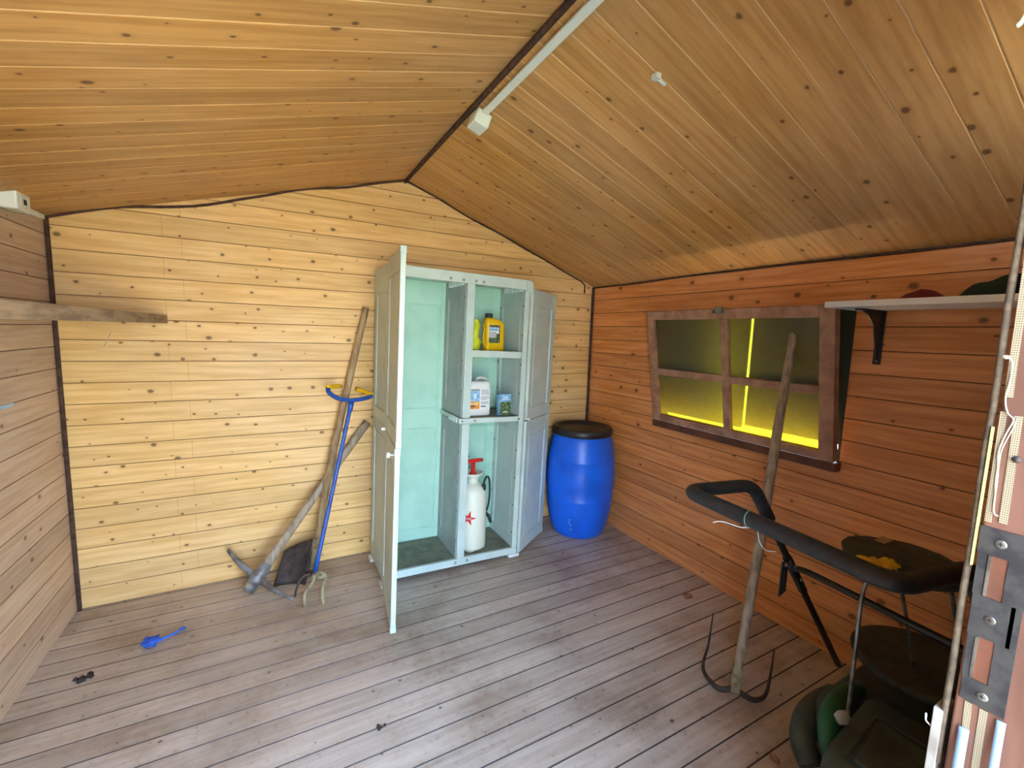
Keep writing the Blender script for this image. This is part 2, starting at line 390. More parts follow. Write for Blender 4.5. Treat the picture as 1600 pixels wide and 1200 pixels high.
# ceiling: both slopes, boards run up the slope
def slope(name, eave, sgn, zeave, wlen, s, uoff):
    L = math.hypot(wlen, wlen*s); c = 1/math.hypot(1, s); U = Vector((sgn*c, 0, s*c)); Nn = Vector((sgn*s*c, 0, -c))
    return plank_wall(name, (eave, -0.35, zeave), U, (0, 1, 0), Nn, [(a, b, -0.06, -0.06, L, L) for a, b in seq(0, YB+0.43, 0.113)], 0.113, M['ceil'], t=0.02, uoff=uoff, voff=uoff*0)
slope('ceiling_left', XL, 1, ZL, XM-XL, sL, 0); slope('ceiling_right', XR, -1, ZR, XR-XM, sR, 5.0)
rf = MB()
x0, x1 = XL-0.25, XR+0.25
for ya, yb in ((-0.4, YB+0.15),):
    P = [(x0, ya, ZL-sL*0.25+0.03), (XM, ya, ZM+0.03), (x1, ya, ZR-sR*0.25+0.03), (x1, ya, ZR-sR*0.25+0.08), (XM, ya, ZM+0.09), (x0, ya, ZL-sL*0.25+0.08)]
    rf.prism(P, (0, yb-ya, 0))
tag(rf.build('roof', M['roof']), None, kind='structure')
# front wall with the door opening
DX0, DX1, DZ = -0.13, 1.42, 1.85
fwl = MB()
fwl.box((XL-0.045, YF-0.045, 0), (DX0, YF, 2.03)); fwl.box((DX1, YF-0.045, 0), (XR+0.045, YF, 2.0))
fwl.prism([(DX0, YF-0.045, DZ), (DX1, YF-0.045, DZ), (DX1, YF-0.045, roof_z(DX1)), (XM, YF-0.045, ZM), (DX0, YF-0.045, roof_z(DX0))], (0, 0.045, 0))
o = fwl.build('wall_front', M['jamb']); o['kind'] = 'structure'
# cords and mouldings that cover the corners
def trim(i, pts, r, sq=(1, 1), m=None):
    b = MB(); b.tube(pts, r, 8, sq=sq); o = b.build('trim_%d' % i, m or M['trimdark']); o['kind'] = 'structure'
def wob(a, b, n, amp, seed):
    a, b = Vector(a), Vector(b); o_ = []
    for i in range(n+1):
        t = i/n; p = a.lerp(b, t); e = math.sin(math.pi*t)
        p.z += amp*e*noise.noise(Vector((t*4, seed, 0)))*2; o_.append(p)
    return o_
trim(1, wob((XL+.008, YB-.010, ZL-.01), (XM, YB-.010, ZM-.008), 24, .03, 1.3), 0.007)
trim(2, wob((XM, YB-.010, ZM-.008), (2.20, YB-.010, roof_z(2.20)-.012), 24, .012, 5.3)+[Vector((2.235, YB-.010, roof_z(2.235)-.025)), Vector((2.235, YB-.010, roof_z(2.235)-.09))], 0.006)
trim(3, wob((XL+.009, YB-.009, 0.0), (XL+.009, YB-.009, ZL-.01), 20, .0, 2), 0.010)
trim(4, wob((XR-.012, YB-.012, 0.0), (XR-.012, YB-.012, ZR-.01), 20, .0, 2), 0.011)
trim(5, wob((XR-.008, YF, ZR-.006), (XR-.008, YB, ZR-.006), 30, .006, 8.3), 0.006)
trim(6, wob((XM, YF, ZM-.012), (XM, YB, ZM-.012), 8, .0, 8.3), 0.011)
# outside ground
g = MB(); g.box((-14, -14, -0.25), (14, 14, -0.12)); tag(g.build('ground', M['ground']), None, kind='structure')

# ------------------------------------------------------------------ window_1: tilted-in sash over a closed shutter
wn_ = thing('window_1', None, None, (XR, (WY0+WY1)/2, WZ0), kind='structure')
b0, t0 = Vector((2.300, 0, 0.950)), Vector((2.170, 0, 1.672))
sd_ = (t0-b0); SH = sd_.length; sdn = sd_.normalized(); inn = Vector((-sdn.z, 0, sdn.x))
def sp(y, s_, h): return Vector((0, y, 0))+b0+sdn*s_+inn*h
def sbar(mb, y0_, y1_, s0_, s1_, h0, h1, mi=0):
    vs = [sp(y, s_, h) for h in (h0, h1) for s_ in (s0_, s1_) for y in (y0_, y1_)]
    mb.add(vs, [(0, 1, 3, 2), (4, 6, 7, 5), (0, 4, 5, 1), (2, 3, 7, 6), (0, 2, 6, 4), (1, 5, 7, 3)], mi)
YA, YC, YMID = 1.035, 2.14, 1.585
fr_ = MB(); 
sbar(fr_, YA, YA+0.065, 0, SH, -.02, .022); sbar(fr_, YC-0.05, YC, 0, SH, -.02, .022)
sbar(fr_, YA+.066, YC-.051, SH-.055, SH, -.02, .02); sbar(fr_, YA+.066, YC-.051, 0, .042, -.02, .018)
fo = fr_.build('sash_frame', M['sash'], wn_, bevel=.003)
mu = MB(); sbar(mu, YMID-.022, YMID+.022, .043, SH-.056, -.014, .019); mu.build('mullion', M['sash'], fo, bevel=.003)
for a_, b_ in ((YA+.066, YMID-.023), (YMID+.023, YC-.051)):
    mu = MB(); sbar(mu, a_, b_, SH*.46-.02, SH*.46+.022, -.014, .014); mu.build('glazing_bar', M['sash'], fo, bevel=.003)
for y0_, y1_ in ((YA+.06, YMID-.02), (YMID+.02, YC-.045)):
    for s0_, s1_ in ((.040, SH*.46-.018), (SH*.46+.02, SH-.052)):
        p = MB(); sbar(p, y0_, y1_, s0_, s1_, -.004, -.001); p.build('pane', M['pane'], wn_)
s_ = MB(); s_.box((XR-.05, WY0-.01, WZ0-.045), (XR+.06, WY1+.01, WZ0-.002)); s_.build('sill', M['sill'], wn_, bevel=.003)
s_ = MB()                                                                  # outer casing of the opening
s_.box((XR+.046, WY0-.04, WZ0), (XR+.075, WY0-.002, WZ1+.04)); s_.box((XR+.046, WY1+.002, WZ0), (XR+.075, WY1+.04, WZ1+.04)); s_.box((XR+.046, WY0, WZ1+.0), (XR+.075, WY1, WZ1+.04))
s_.build('casing', M['sill'], wn_)
s_ = MB(); s_.box((XR-.004, WY0, WZ0), (XR+.08, WY0+.010, WZ1)); s_.box((XR-.002, WY1-.010, WZ0), (XR+.08, WY1, WZ1)); s_.box((XR-.002, WY0+.011, WZ1-.010), (XR+.08, WY1-.011, WZ1))
s_.build('reveal_lining', M['shutter'], wn_)
s_ = MB(); s_.box((XR+.085, WY0-.06, WZ0+.062), (XR+.100, YMID-.010, WZ1+.06)); s_.box((XR+.085, YMID+.014, WZ0+.040), (XR+.100, WY1+.06, WZ1+.06))
s_.build('shutter', M['shutter'], wn_)
c_ = MB(); pc = sp(1.60, SH-.01, .03); c_.box(pc-Vector((.012, .020, .012)), pc+Vector((.012, .020, .022))); c_.box(pc+Vector((-.02, .02, -.012)), pc+Vector((.012, .034, .004)))
c_.build('window_catch', M['chrome'], wn_, bevel=.002)
l_ = MB(); l_.box((2.19, 2.10, 1.655), (2.30, 2.20, 1.672)); l_.build('stay_bar', M['sash'], wn_)

# ------------------------------------------------------------------ door_1: closed right leaf, its edge towards the camera
EX, EY0, EY1 = 0.65, 0.095, 0.155
d1 = thing('door_1', None, None, (EX, 0.12, 0.02), kind='structure')
lf = MB(); lf.box((EX, EY0, 0.01), (EX+.09, EY1-.004, DZ-.01)); lf.box((DX1-.10, EY0, 0.01), (DX1-.003, EY1-.004, DZ-.01))
lf.box((EX+.09, EY0+.01, 0.01), (DX1-.10, EY1-.014, 1.0)); lf.box((EX+.09, EY0+.01, 1.0), (DX1-.10, EY1-.014, DZ-.01))
lfo = lf.build('door_leaf', M['jamb'], d1, bevel=.002)
lf = MB(); lf.box((EX-.002, EY0-.030, 0.01), (EX+.03, EY0-.0005, 1.235)); lf.build('meeting_rebate', M['jamb'], d1, bevel=.002)
b_ = MB(); pts = [Vector((EX+.004, EY1+.003+.0004*math.sin(i*.8), 1.03+i*.02)) for i in range(46)]; b_.tube(pts, .0032, 8); b_.build('door_seal', M['batten'], d1)
b_ = MB(); b_.box((EX-.0008, .1535, 1.270), (EX+.001, .1555, 1.42)); b_.build('lime_strip', M['slit'], d1)  # thin strip coloured yellow-green on the leaf edge
# strike plate with its two openings and three screws
PX = EX-.0018
pl_ = MB()
def plate_quad(y0_, y1_, z0_, z1_, mi=0): pl_.box((PX, y0_, z0_), (PX+.0014, y1_, z1_), mi)
ZS = [1.122, 1.1485, 1.197, 1.2415, 1.287, 1.316]
plate_quad(.1215, .1475, ZS[0], ZS[1]); plate_quad(.1415, .1485, ZS[1], ZS[2]); plate_quad(.1215, .1285, ZS[1], ZS[2]); plate_quad(.1185, .1495, ZS[2], ZS[3])
plate_quad(.1435, .1505, ZS[3], ZS[4]); plate_quad(.1000, .1285, ZS[3], ZS[4]); plate_quad(.1000, .1515, ZS[4], ZS[5]); plate_quad(.1140, .1215, ZS[0], ZS[3])
plo = pl_.build('strike_plate', M['plate'], d1)
for z0_, z1_ in ((ZS[1], ZS[2]), (ZS[3], ZS[4])):
    h = MB(); h.box((PX+.0010, .1285, z0_), (PX+.0016, .1425, z1_)); h.build('mortise', M['sill'], plo)
    h = MB(); h.box((PX-.001, .1405, z0_+.001), (PX+.0013, .1425, z1_-.001)); h.build('strike_lip', M['chrome'], plo)
for yy, zz in ((.1355, 1.3015), (.1345, 1.219), (.131, 1.1345)):
    h = MB(); Mx = Matrix.Translation((PX, yy, zz)) @ Matrix.Rotation(R(-90), 4, 'Y')
    h.lathe([(0.0045, -.0002), (0.0045, .0004), (.0035, .0009), (0.0, .0010)], 20, 0, Mx)
    h.box((PX-.0013, yy-.0022, zz-.0004), (PX-.0009, yy+.0022, zz+.0004), 1); h.box((PX-.0013, yy-.0004, zz-.0022), (PX-.0009, yy+.0004, zz+.0022), 1)
    h.build('screw', [M['chrome'], M['darkhole']], plo)
h = MB(); Mx = Matrix.Translation((PX, .1345, 1.391)) @ Matrix.Rotation(R(-90), 4, 'Y'); h.lathe([(0.0035, -.0002), (0.003, .001), (0.0, .0015)], 14, 0, Mx); h.build('screw', M['rust'], d1)
def tapestrip(y0_, y1_, z0_, z1_, lean=0.0):
    h = MB(); h.prism([(EX-.0004, y0_-lean, z0_), (EX-.0004, y1_-lean, z0_), (EX-.0004, y1_+lean, z1_), (EX-.0004, y0_+lean, z1_)], (-.0006, 0, 0)); h.build('mesh_tape', M['mesh'], d1)
tapestrip(.1455, .1505, 1.321, 1.437, .0005); tapestrip(.1345, .1405, 1.323, 1.434, .0005)
tapestrip(.1455, .1515, 1.452, 1.70, .0015); tapestrip(.137, .1425, 1.088, 1.1205, .0005); tapestrip(.125, .131, 1.02, 1.1205, .0005)
h = MB(); rnd_ = random.Random(3)
pts = [(EX-.003, .1525, 1.492), (EX-.004, .1475, 1.487), (EX-.002, .1475, 1.47), (EX-.003, .1485, 1.45), (EX-.002, .1455, 1.436), (EX-.004, .1405, 1.430), (EX-.002, .1445, 1.415), (EX-.002, .1475, 1.395), (EX-.002, .1455, 1.37), (EX-.002, .1445, 1.335), (EX-.003, .1405, 1.330)]
h.tube(catmull(pts, 6), .0007, 6)
pts = [(EX-.002, .1385, 1.432), (EX-.003, .1405, 1.42), (EX-.002, .1455, 1.398), (EX-.002, .1465, 1.37), (EX-.002, .1445, 1.34)]
h.tube(catmull(pts, 6), .0005, 6); h.blob((EX-.003, .1525, 1.492), (.002, .003, .0018), seed=3); h.build('glue_thread', M['thread'], d1)
# pale blue tape strips peeling from the leaf edge
for k, (y0_, y1_, za, zb) in enumerate(((.134, .142, .98, 1.090), (.110, .1165, .99, 1.119))):
    h = MB(); n = 14; vs = []
    for i in range(n+1):
        t = i/n; z = za+(zb-za)*t; bow = .006*math.sin(math.pi*t)+.001; sh = .004*(1-t)**2 - .002*t
        for yy in (y0_-sh, y1_-sh):
            for dx in (0, .0015): vs.append((EX-.002-bow+dx+.001*math.sin(t*9), yy, z))
    fs = []
    for i in range(n):
        a = i*4; c = a+4; fs += [(a, a+2, c+2, c), (a+1, c+1, c+3, a+3), (a, c, c+1, a+1), (a+2, a+3, c+3, c+2)]
    fs += [(0, 1, 3, 2), (n*4, n*4+2, n*4+3, n*4+1)]
    h.add(vs, fs, 0, True); h.build('blue_tape', M['tape_blue'], d1)
# painted block with a hook on the inner side of the leaf
h = MB(); h.box((EX+.0, .158, .93), (EX+.035, .1665, 1.094)); ho = h.build('bolt_block', M['cardboard'], d1, bevel=.001)
h = MB(); h.tube(round_path([(EX+.004, .166, 1.066), (EX+.004, .172, 1.069), (EX+.004, .1725, 1.078)], .002), .0009, 8); h.build('hook', M['white_pl'], ho)
h = MB(); h.tube(catmull([(EX-.002, .176, 1.823), (EX+.0, .1795, 1.816), (EX-.002, .170, 1.832)], 5), .0016, 8); h.blob((EX-.002, .1795, 1.815), (.0025, .0025, .0025), seed=1); h.build('cord_end', M['thread'], d1)
# left leaf, unseen, swung open outside at an angle chosen to shade the right side
d2 = MB(); d2.box((0, -.02, .01), (.76, .02, DZ-.01), 0, Matrix.Translation((DX0-.02, .03, 0)) @ Matrix.Rotation(R(-118), 4, 'Z')); o = d2.build('door_2', M['jamb']); o['kind'] = 'structure'


# ================================================================== CABINET (local frame, x along the front, y to the wall)
CAB = thing('utility_cabinet', 'pale green plastic two-column cabinet with open doors against the back wall', 'cabinet', (0.522, 2.47, 0.0), (0, R(1.35), 0))
CM = Matrix.LocRotScale(CAB.location, CAB.rotation_euler, None)
WD, DP, HT = 0.885, 0.38, 1.86
def cb(name, mb, m, par=CAB, bevel=0.0015):
    return mb.build(name, m, par, bevel=bevel, world=False)
def panel(mb, Mx, w, h, t, recs, mi=0):
    """slab w x h x t (local x, z, thickness +y) with rectangular recessed fields on both faces"""
    d = 0.005
    xs = sorted({0, w} | {r[0] for r in recs} | {r[1] for r in recs}); zs = sorted({0, h} | {r[2] for r in recs} | {r[3] for r in recs})
    mb.box((0.0, d, 0.0), (w, t-d, h), mi, Mx)
    for i in range(len(xs)-1):
        for j in range(len(zs)-1):
            cx, cz = (xs[i]+xs[i+1])/2, (zs[j]+zs[j+1])/2
            if any(r[0] < cx < r[1] and r[2] < cz < r[3] for r in recs): continue
            mb.box((xs[i], 0, zs[j]), (xs[i+1], d, zs[j+1]), mi, Mx); mb.box((xs[i], t-d, zs[j]), (xs[i+1], t, zs[j+1]), mi, Mx)
    for r in recs:                                              # raised bead inside each field
        for (a, b, c, e) in ((r[0]+.006, r[0]+.011, r[2]+.006, r[3]-.006), (r[1]-.011, r[1]-.006, r[2]+.006, r[3]-.006), (r[0]+.006, r[1]-.006, r[2]+.006, r[2]+.011), (r[0]+.006, r[1]-.006, r[3]-.011, r[3]-.006)):
            mb.box((a, d-.004, c), (b, d+.001, e), mi, Mx); mb.box((a, t-d-.001, c), (b, t-d+.004, e), mi, Mx)
SPLIT = 0.955
# side panels
for nm, x0_ in (('l', 0.0), ('r', WD-.022)):
    b_ = MB(); Mx = Matrix.Translation((x0_+.022, 0.0, 0.035)) @ Matrix.Rotation(R(90), 4, 'Z')
    panel(b_, Mx, DP, SPLIT-.037, .022, [(.06, DP-.06, .10, SPLIT-.037-.07)])
    panel(b_, Mx @ Matrix.Translation((0, 0, SPLIT-.034)), DP, HT-SPLIT-.012, .022, [(.06, DP-.06, .07, HT-SPLIT-.012-.14)])
    for k in range(9):
        z = .18+k*.19; xx = (x0_-.0006 if nm == 'r' else x0_+.0226)
        for yy in (.022, DP-.03): b_.box((xx-.001, yy-.004, z-.007), (xx+.001, yy+.004, z+.007), 1)
    cb('side_panel', b_, [M['resin'] if nm == 'l' else M['resin'], M['darkhole']])
b_ = MB(); Mx = Matrix.Translation((.023, DP-.018, .06))
panel(b_, Mx, WD-.046, HT-.09, .016, [(.06, .40, .09, .80), (.06, .40, .93, 1.62), (.48, .78, .09, .80), (.48, .78, .93, 1.62)])
cb('back_panel', b_, M['resin_in'])
# top with front lip and comb ribs
b_ = MB(); b_.box((-.004, -.012, HT-.030), (WD+.008, DP, HT)); b_.box((-.0, -.016, HT-.062), (WD+.006, .004, HT-.004)); b_.box((WD-.03, -.022, HT-.075), (WD+.014, .012, HT-.012))
for x_ in (.34, .42, .50, .55): b_.box((x_, -.0175, HT-.052), (x_+.004, -.0155, HT-.036), 1); b_.box((x_+.008, -.0175, HT-.052), (x_+.012, -.0155, HT-.036), 1)
cb('top', b_, [M['resin'], M['darkhole']])
for x_, x2_ in ((.425, .452), (WD-.06, WD-.024)):
    b_ = MB(); b_.box((x_, .03, HT-.036), (x2_, .245, HT-.0305))
    for k in range(7): b_.box((x_, .03+k*.034, HT-.070), (x2_, .038+k*.034, HT-.036))
    cb('hanging_comb', b_, M['resin'])
# base
b_ = MB(); b_.box((.0, -.012, .040), (WD, .006, .085)); cbb = [(0.44, .004), (.52, .004)]
for x_ in (.44, .52): b_.box((x_, -.0135, .052), (x_+.004, -.0115, .072), 1); b_.box((x_+.008, -.0135, .052), (x_+.012, -.0115, .072), 1)
cb('base_rail', b_, [M['resin'], M['darkhole']])
b_ = MB(); b_.box((.023, .007, .045), (WD-.023, DP-.019, .078)); cb('bottom_shelf', b_, M['resin_floor'])
for x_, y_ in ((.0, -.0), (WD-.045, -.0), (.0, DP-.05), (WD-.045, DP-.05)):
    b_ = MB(); b_.box((x_-.012, y_-.02, .001), (x_+.065, y_+.045, .022)); b_.lathe([(.016, .0), (.016, .042)], 16, 0, Matrix.Translation((x_+.03, y_+.012, .002)))
    fo_ = cb('foot', b_, M['white_pl'], bevel=.002); fo_.rotation_euler = (0, -R(1.35), 0)
    fo_.location = Vector((0, 0, 0)); cpt = Vector((x_+.03, y_, 0)); rot = Matrix.Rotation(-R(1.35), 3, 'Y'); fo_.location = cpt-rot @ cpt+Vector((0, 0, .0215*(x_/WD)+.0))
# divider and posts
b_ = MB(); Mx = Matrix.Translation((.470, 0.012, .079)) @ Matrix.Rotation(R(90), 4, 'Z')
panel(b_, Mx, DP-.032, SPLIT-.079-.01, .018, [(.07, DP-.09, .08, SPLIT-.079-.09)])
panel(b_, Mx @ Matrix.Translation((0, 0, SPLIT-.079+.032)), DP-.032, HT-SPLIT-.066, .018, [(.07, DP-.09, .06, HT-SPLIT-.066-.10)])
for k in range(9):
    z = .2+k*.19
    if abs(z-SPLIT) > .04: b_.box((.4512, .016, z-.007), (.4526, .024, z+.007), 1)
cb('divider', b_, [M['resin_grey'], M['darkhole']])
b_ = MB(); b_.box((.455, -.011, .086), (.505, .0115, SPLIT-.003)); b_.box((.455, -.011, SPLIT+.033), (.505, .0115, HT-.063)); b_.box((.462, -.014, .086), (.484, -.010, SPLIT-.003)); b_.box((.462, -.014, SPLIT+.033), (.484, -.010, HT-.063))
cb('centre_post', b_, M['resin'])
b_ = MB(); b_.box((WD-.034, -.011, .086), (WD+.002, -.0005, HT-.063)); b_.box((-.002, -.011, .086), (.03, -.0005, HT-.063))
cb('front_post', b_, M['resin'])
# shelves of the right column
b_ = MB(); b_.box((.43, -.018, SPLIT), (WD-.02, .003, SPLIT+.030)); b_.box((.4715, .0035, SPLIT+.004), (WD-.0235, DP-.019, SPLIT+.028), 2)
for k in range(5): b_.box((.425, .02+k*.03, SPLIT+.0), (.4505, .034+k*.03, SPLIT+.030))
b_.box((.440, .02, SPLIT+.002), (.4505, DP-.03, SPLIT+.028))
for x_ in (.445, .53): b_.box((x_, -.0195, SPLIT+.008), (x_+.004, -.0175, SPLIT+.022), 1); b_.box((x_+.008, -.0195, SPLIT+.008), (x_+.012, -.0175, SPLIT+.022), 1)
b_.box((WD-.045, -.0195, SPLIT+.008), (WD-.033, -.0175, SPLIT+.020), 1)
cb('shelf', b_, [M['resin'], M['darkhole'], M['resin_floor']])
US = 1.362
b_ = MB(); b_.box((.500, .0125, US), (WD-.0235, .03, US+.042)); b_.box((.4715, .0305, US+.010), (WD-.0235, DP-.019, US+.040), 1); cb('shelf', b_, [M['resin'], M['resin_floor']])
# doors: two leaves per side, each with recessed panels
def door(hx, hy, ang, w, z0_, z1_, handle=None, side=1):
    """leaf runs from the hinge along ang (radians, local plan)"""
    b_ = MB(); Mx = Matrix.Translation((hx, hy, z0_)) @ Matrix.Rotation(ang, 4, 'Z') @ Matrix.Translation((.004, -.011, 0)); h_ = z1_-z0_
    panel(b_, Mx, w, h_, .022, [(.055, w-.06, .08, h_-.10)])
    b_.box((w-.024, -.003, -.002), (w+.004, .025, .03), 0, Mx); b_.box((w-.024, -.003, h_-.03), (w+.004, .025, h_+.003), 0, Mx); b_.box((w-.018, -.001, .03), (w+.002, .023, h_-.03), 0, Mx)
    d_ = cb('door', b_, M['resin'])
    if handle is not None:
        k_ = MB(); s_ = handle; Kx = Mx @ Matrix.Translation((w-.035, .011+s_*.011, h_-.035)) @ Matrix.Rotation(-s_*R(90), 4, 'X')
        k_.lathe([(.005, 0), (.005, .018), (.013, .020), (.014, .032), (.010, .035)], 16, 0, Kx); k_.build('door_knob', M['white_pl'], d_, world=False)
    return d_
AL = math.atan2(-.445, -.050)
door(.0, -.02, AL, .44, .030, SPLIT-.010, handle=-1); door(.0, -.02, AL+R(.5), .44, SPLIT-.004, HT+.012)
AR = math.atan2(.215, .304)
door(WD+.012, -.014, AR, .40, .045, SPLIT-.004); door(WD+.012, -.014, AR, .40, SPLIT+.002, HT-.05)
b_ = MB(); b_.lathe([(.005, 0), (.005, .022), (.012, .024), (.013, .036), (.008, .039)], 16, 0, Matrix.Translation((WD+.0, -.030, SPLIT+.012)) @ Matrix.Rotation(R(90), 4, 'Y')); cb('door_knob', b_, M['white_pl'])
b_ = MB(); b_.box((-.034, -.032, SPLIT-.012), (-.004, -.018, SPLIT+.003)); cb('hinge_pin', b_, M['white_pl'])

# ---- contents (world frame; floor heights follow the slightly leaning shelves)
def Cw(x, y, z): return CM @ Vector((x, y, z))
# pressure sprayer
c0 = Cw(.612, .12, .0795); sprM = Matrix.Translation(c0)
SPR = thing('pressure_sprayer', 'milky white garden pressure sprayer with red pump handle on cabinet floor', 'sprayer', c0)
b_ = MB(); b_.lathe([(.060, .010), (.088, .012), (.092, .03), (.093, .36), (.089, .40), (.074, .428), (.045, .445), (.036, .45), (.036, .475), (.043, .49), (.062, .505), (.066, .52), (.060, .52), (.040, .50), (.0, .498)], 40, 0, sprM, cap=False,
     zmod=lambda i, a: (-.011*max(0, math.cos(4*a+2.2))**.7 if i in (1,) and math.cos(4*a+2.2) > 0 else 0))
b_.build('tank', M['sprayer_w'], SPR)
b_ = MB(); b_.lathe([(.022, .497), (.022, .515), (.013, .52), (.013, .585)], 20, 0, sprM); b_.tube([c0+Vector((-.062, -.004, .592)), c0+Vector((-.03, -.002, .594)), c0+Vector((.03, .002, .594)), c0+Vector((.070, .004, .592))], [.011, .013, .013, .011], 12)
b_.build('pump_handle', M['red_pl'], SPR)
b_ = MB(); b_.tube(catmull([c0+Vector(p) for p in ((.055, -.055, .425), (.056, -.058, .455), (.075, -.045, .485), (.105, -.02, .475), (.125, 0, .42), (.13, .01, .32), (.122, .02, .24), (.105, .02, .215))], 7), .0065, 10)
b_.lathe([(.014, 0), (.014, .035), (.010, .04)], 16, 0, Matrix.Translation(c0+Vector((.055, -.055, .405)))); b_.build('hose', M['black_pl'], SPR)
b_ = MB(); b_.tube([c0+Vector(p) for p in ((.105, .02, .215), (.125, .0, .19), (.135, -.01, .15))], [.010, .013, .011], 10); b_.build('spray_trigger', M['black_pl'], SPR)
b_ = MB(); b_.tube(catmull([c0+Vector(p) for p in ((-.01, .06, .60), (-.03, .07, .66), (-.06, .09, .76))], 5), .007, 8); b_.build('lance', M['black_pl'], SPR)
# star emblem, laid on the curved tank
b_ = MB(); vs = [Vector((0, 0))]; 
for k in range(10):
    a = math.pi/2+k*math.pi/5-.25; r_ = (.050, .019)[k % 2]*(1.12 if k in (0, 4) else 1.0)
    vs.append(Vector((r_*math.cos(a), r_*math.sin(a))))
view_a = math.atan2(-c0.y, -c0.x)
def on_tank(p, ex=.0006, off=-.235): a = view_a-off*0+off+p.x/.093; return c0+Vector((math.cos(a)*(.093+ex), math.sin(a)*(.093+ex), .235+p.y))
bnd = []
for k in range(10):
    for j in range(5): bnd.append(vs[1+k].lerp(vs[1+(k+1) % 10], j/5))
NB_, RG = len(bnd), 7; gv = [on_tank(p*(i/RG), ex) for ex in (.0007, -.002) for i in range(1, RG+1) for p in bnd]; fs = []
for i in range(RG-1):
    for k in range(NB_): q = [i*NB_+k, i*NB_+(k+1) % NB_, (i+1)*NB_+(k+1) % NB_, (i+1)*NB_+k]; fs += [q, [x+RG*NB_ for x in q[::-1]]]
fs.append(list(range(NB_))); fs.append([x+RG*NB_ for x in range(NB_)][::-1])
o_ = (RG-1)*NB_
for k in range(NB_): fs.append([o_+k, o_+RG*NB_+k, o_+RG*NB_+(k+1) % NB_, o_+(k+1) % NB_])
b_.add(gv, fs); b_.build('star_emblem', M['red_pl'], SPR)
def text_mesh(name, body, size, m, fn, parent, sx=1):
    cu = bpy.data.curves.new(name, 'FONT'); cu.body = body; cu.size = size; cu.align_x = 'CENTER'; cu.align_y = 'CENTER'; cu.resolution_u = 2
    to = bpy.data.objects.new(name, cu); col.objects.link(to); dg = bpy.context.evaluated_depsgraph_get(); me = bpy.data.meshes.new_from_object(to.evaluated_get(dg))
    bm = MB(); bm.add([fn(Vector((v.co.x*sx, v.co.y))) for v in me.vertices], [tuple(p.vertices) for p in me.polygons]); bpy.data.objects.remove(to)
    return bm.build(name, m, parent)
text_mesh('emblem_text', 'CMC', .022, M['label_w'], lambda p: on_tank(p+Vector((0, -.003)), .0016), SPR)

def rounded_box_ring(w_, d_, r_, n=5):
    P = []
    for cx, cy, a0 in ((w_/2-r_, d_/2-r_, 0), (-w_/2+r_, d_/2-r_, 90), (-w_/2+r_, -d_/2+r_, 180), (w_/2-r_, -d_/2+r_, 270)):
        for k in range(n+1):
            a = R(a0+90*k/n); P.append((cx+r_*math.cos(a), cy+r_*math.sin(a)))
    return P
def loft(mb, secs, Mx, mi=0):
    """secs: (z, w, d, r, ox)"""
    vs = []; n = 24
    for z, w_, d_, r_, ox in secs: vs += [(x+ox, y, z) for x, y in rounded_box_ring(w_, d_, r_)]
    fs = [(i*n+k, i*n+(k+1) % n, (i+1)*n+(k+1) % n, (i+1)*n+k) for i in range(len(secs)-1) for k in range(n)]
    fs += [tuple(range(n))[::-1], tuple((len(secs)-1)*n+k for k in range(n))]
    mb.add(vs, fs, mi, True, Mx)
# white canister on the middle shelf
c1 = Cw(.602, .12, SPLIT+.0285); A1 = Matrix.Translation(c1) @ Matrix.Rotation(R(-4), 4, 'Z')
CAN = thing('jerrycan', 'white plastic canister with blue and yellow label on the middle shelf', 'canister', c1)
b_ = MB(); loft(b_, [(0, .155, .095, .02, 0), (.006, .168, .105, .024, 0), (.195, .168, .105, .024, 0), (.215, .158, .095, .024, 0), (.222, .140, .08, .02, 0)], A1); b_.build('body', M['white_pl'], CAN)
b_ = MB(); b_.tube(catmull([A1 @ Vector(p) for p in ((-.005, 0, .220), (.005, 0, .236), (.035, 0, .240), (.062, 0, .232), (.070, 0, .212))], 5), .008, 10); b_.build('grip', M['white_pl'], CAN)
b_ = MB(); b_.lathe([(.019, .218), (.022, .222), (.022, .243), (.019, .245)], 20, 0, A1 @ Matrix.Translation((-.052, 0, 0))); b_.build('cap', M['white_pl'], CAN)
def flatlabel(name, par, Mx, y, rects):
    mats_, b_ = [], MB()
    for i, (x0_, x1_, z0_, z1_, mk) in enumerate(rects):
        if M[mk] not in mats_: mats_.append(M[mk])
        e = .0004+.0002*i; b_.box((x0_, y-e, z0_), (x1_, y+.0003, z1_), mats_.index(M[mk]), Mx)
    return b_.build(name, mats_, par)
rects = [(-.066, .074, .04, .175, 'label_w'), (-.064, .004, .105, .160, 'label_b'), (-.064, .004, .163, .172, 'ink'), (-.064, .004, .045, .100, 'label_y'), (-.05, .004, .093, .103, 'label_b'), (-.036, -.018, .112, .145, 'label_w')]
rr = random.Random(5)
for k in range(11):
    z = .164-k*.0085
    if k in (4, 8): continue
    rects.append((.014, .052+rr.random()*.018, z, z+.003, 'ink'))
rects += [(.014, .046, .056, .066, 'ink'), (-.060, -.02, .060, .068, 'label_dk'), (-.060, -.008, .076, .082, 'label_w')]
flatlabel('label', CAN, A1, -.0528, rects)
# small garden product box
c2 = Cw(.775, .06, SPLIT+.0285); A2 = Matrix.Translation(c2) @ Matrix.Rotation(R(5), 4, 'Z')
BX = thing('carton', 'small carton with light blue top and plant picture beside white canister', 'box', c2)
b_ = MB(); b_.box((-.043, -.02, 0), (.043, .02, .140), 0, A2); b_.build('box_body', M['label_b'], BX, bevel=.001)
flatlabel('box_print', BX, A2, -.0202, [(-.042, .042, .001, .092, 'label_g'), (-.03, .03, .104, .110, 'label_w'), (-.02, .02, .116, .124, 'label_w'), (-.02, .015, .02, .026, 'label_w')])
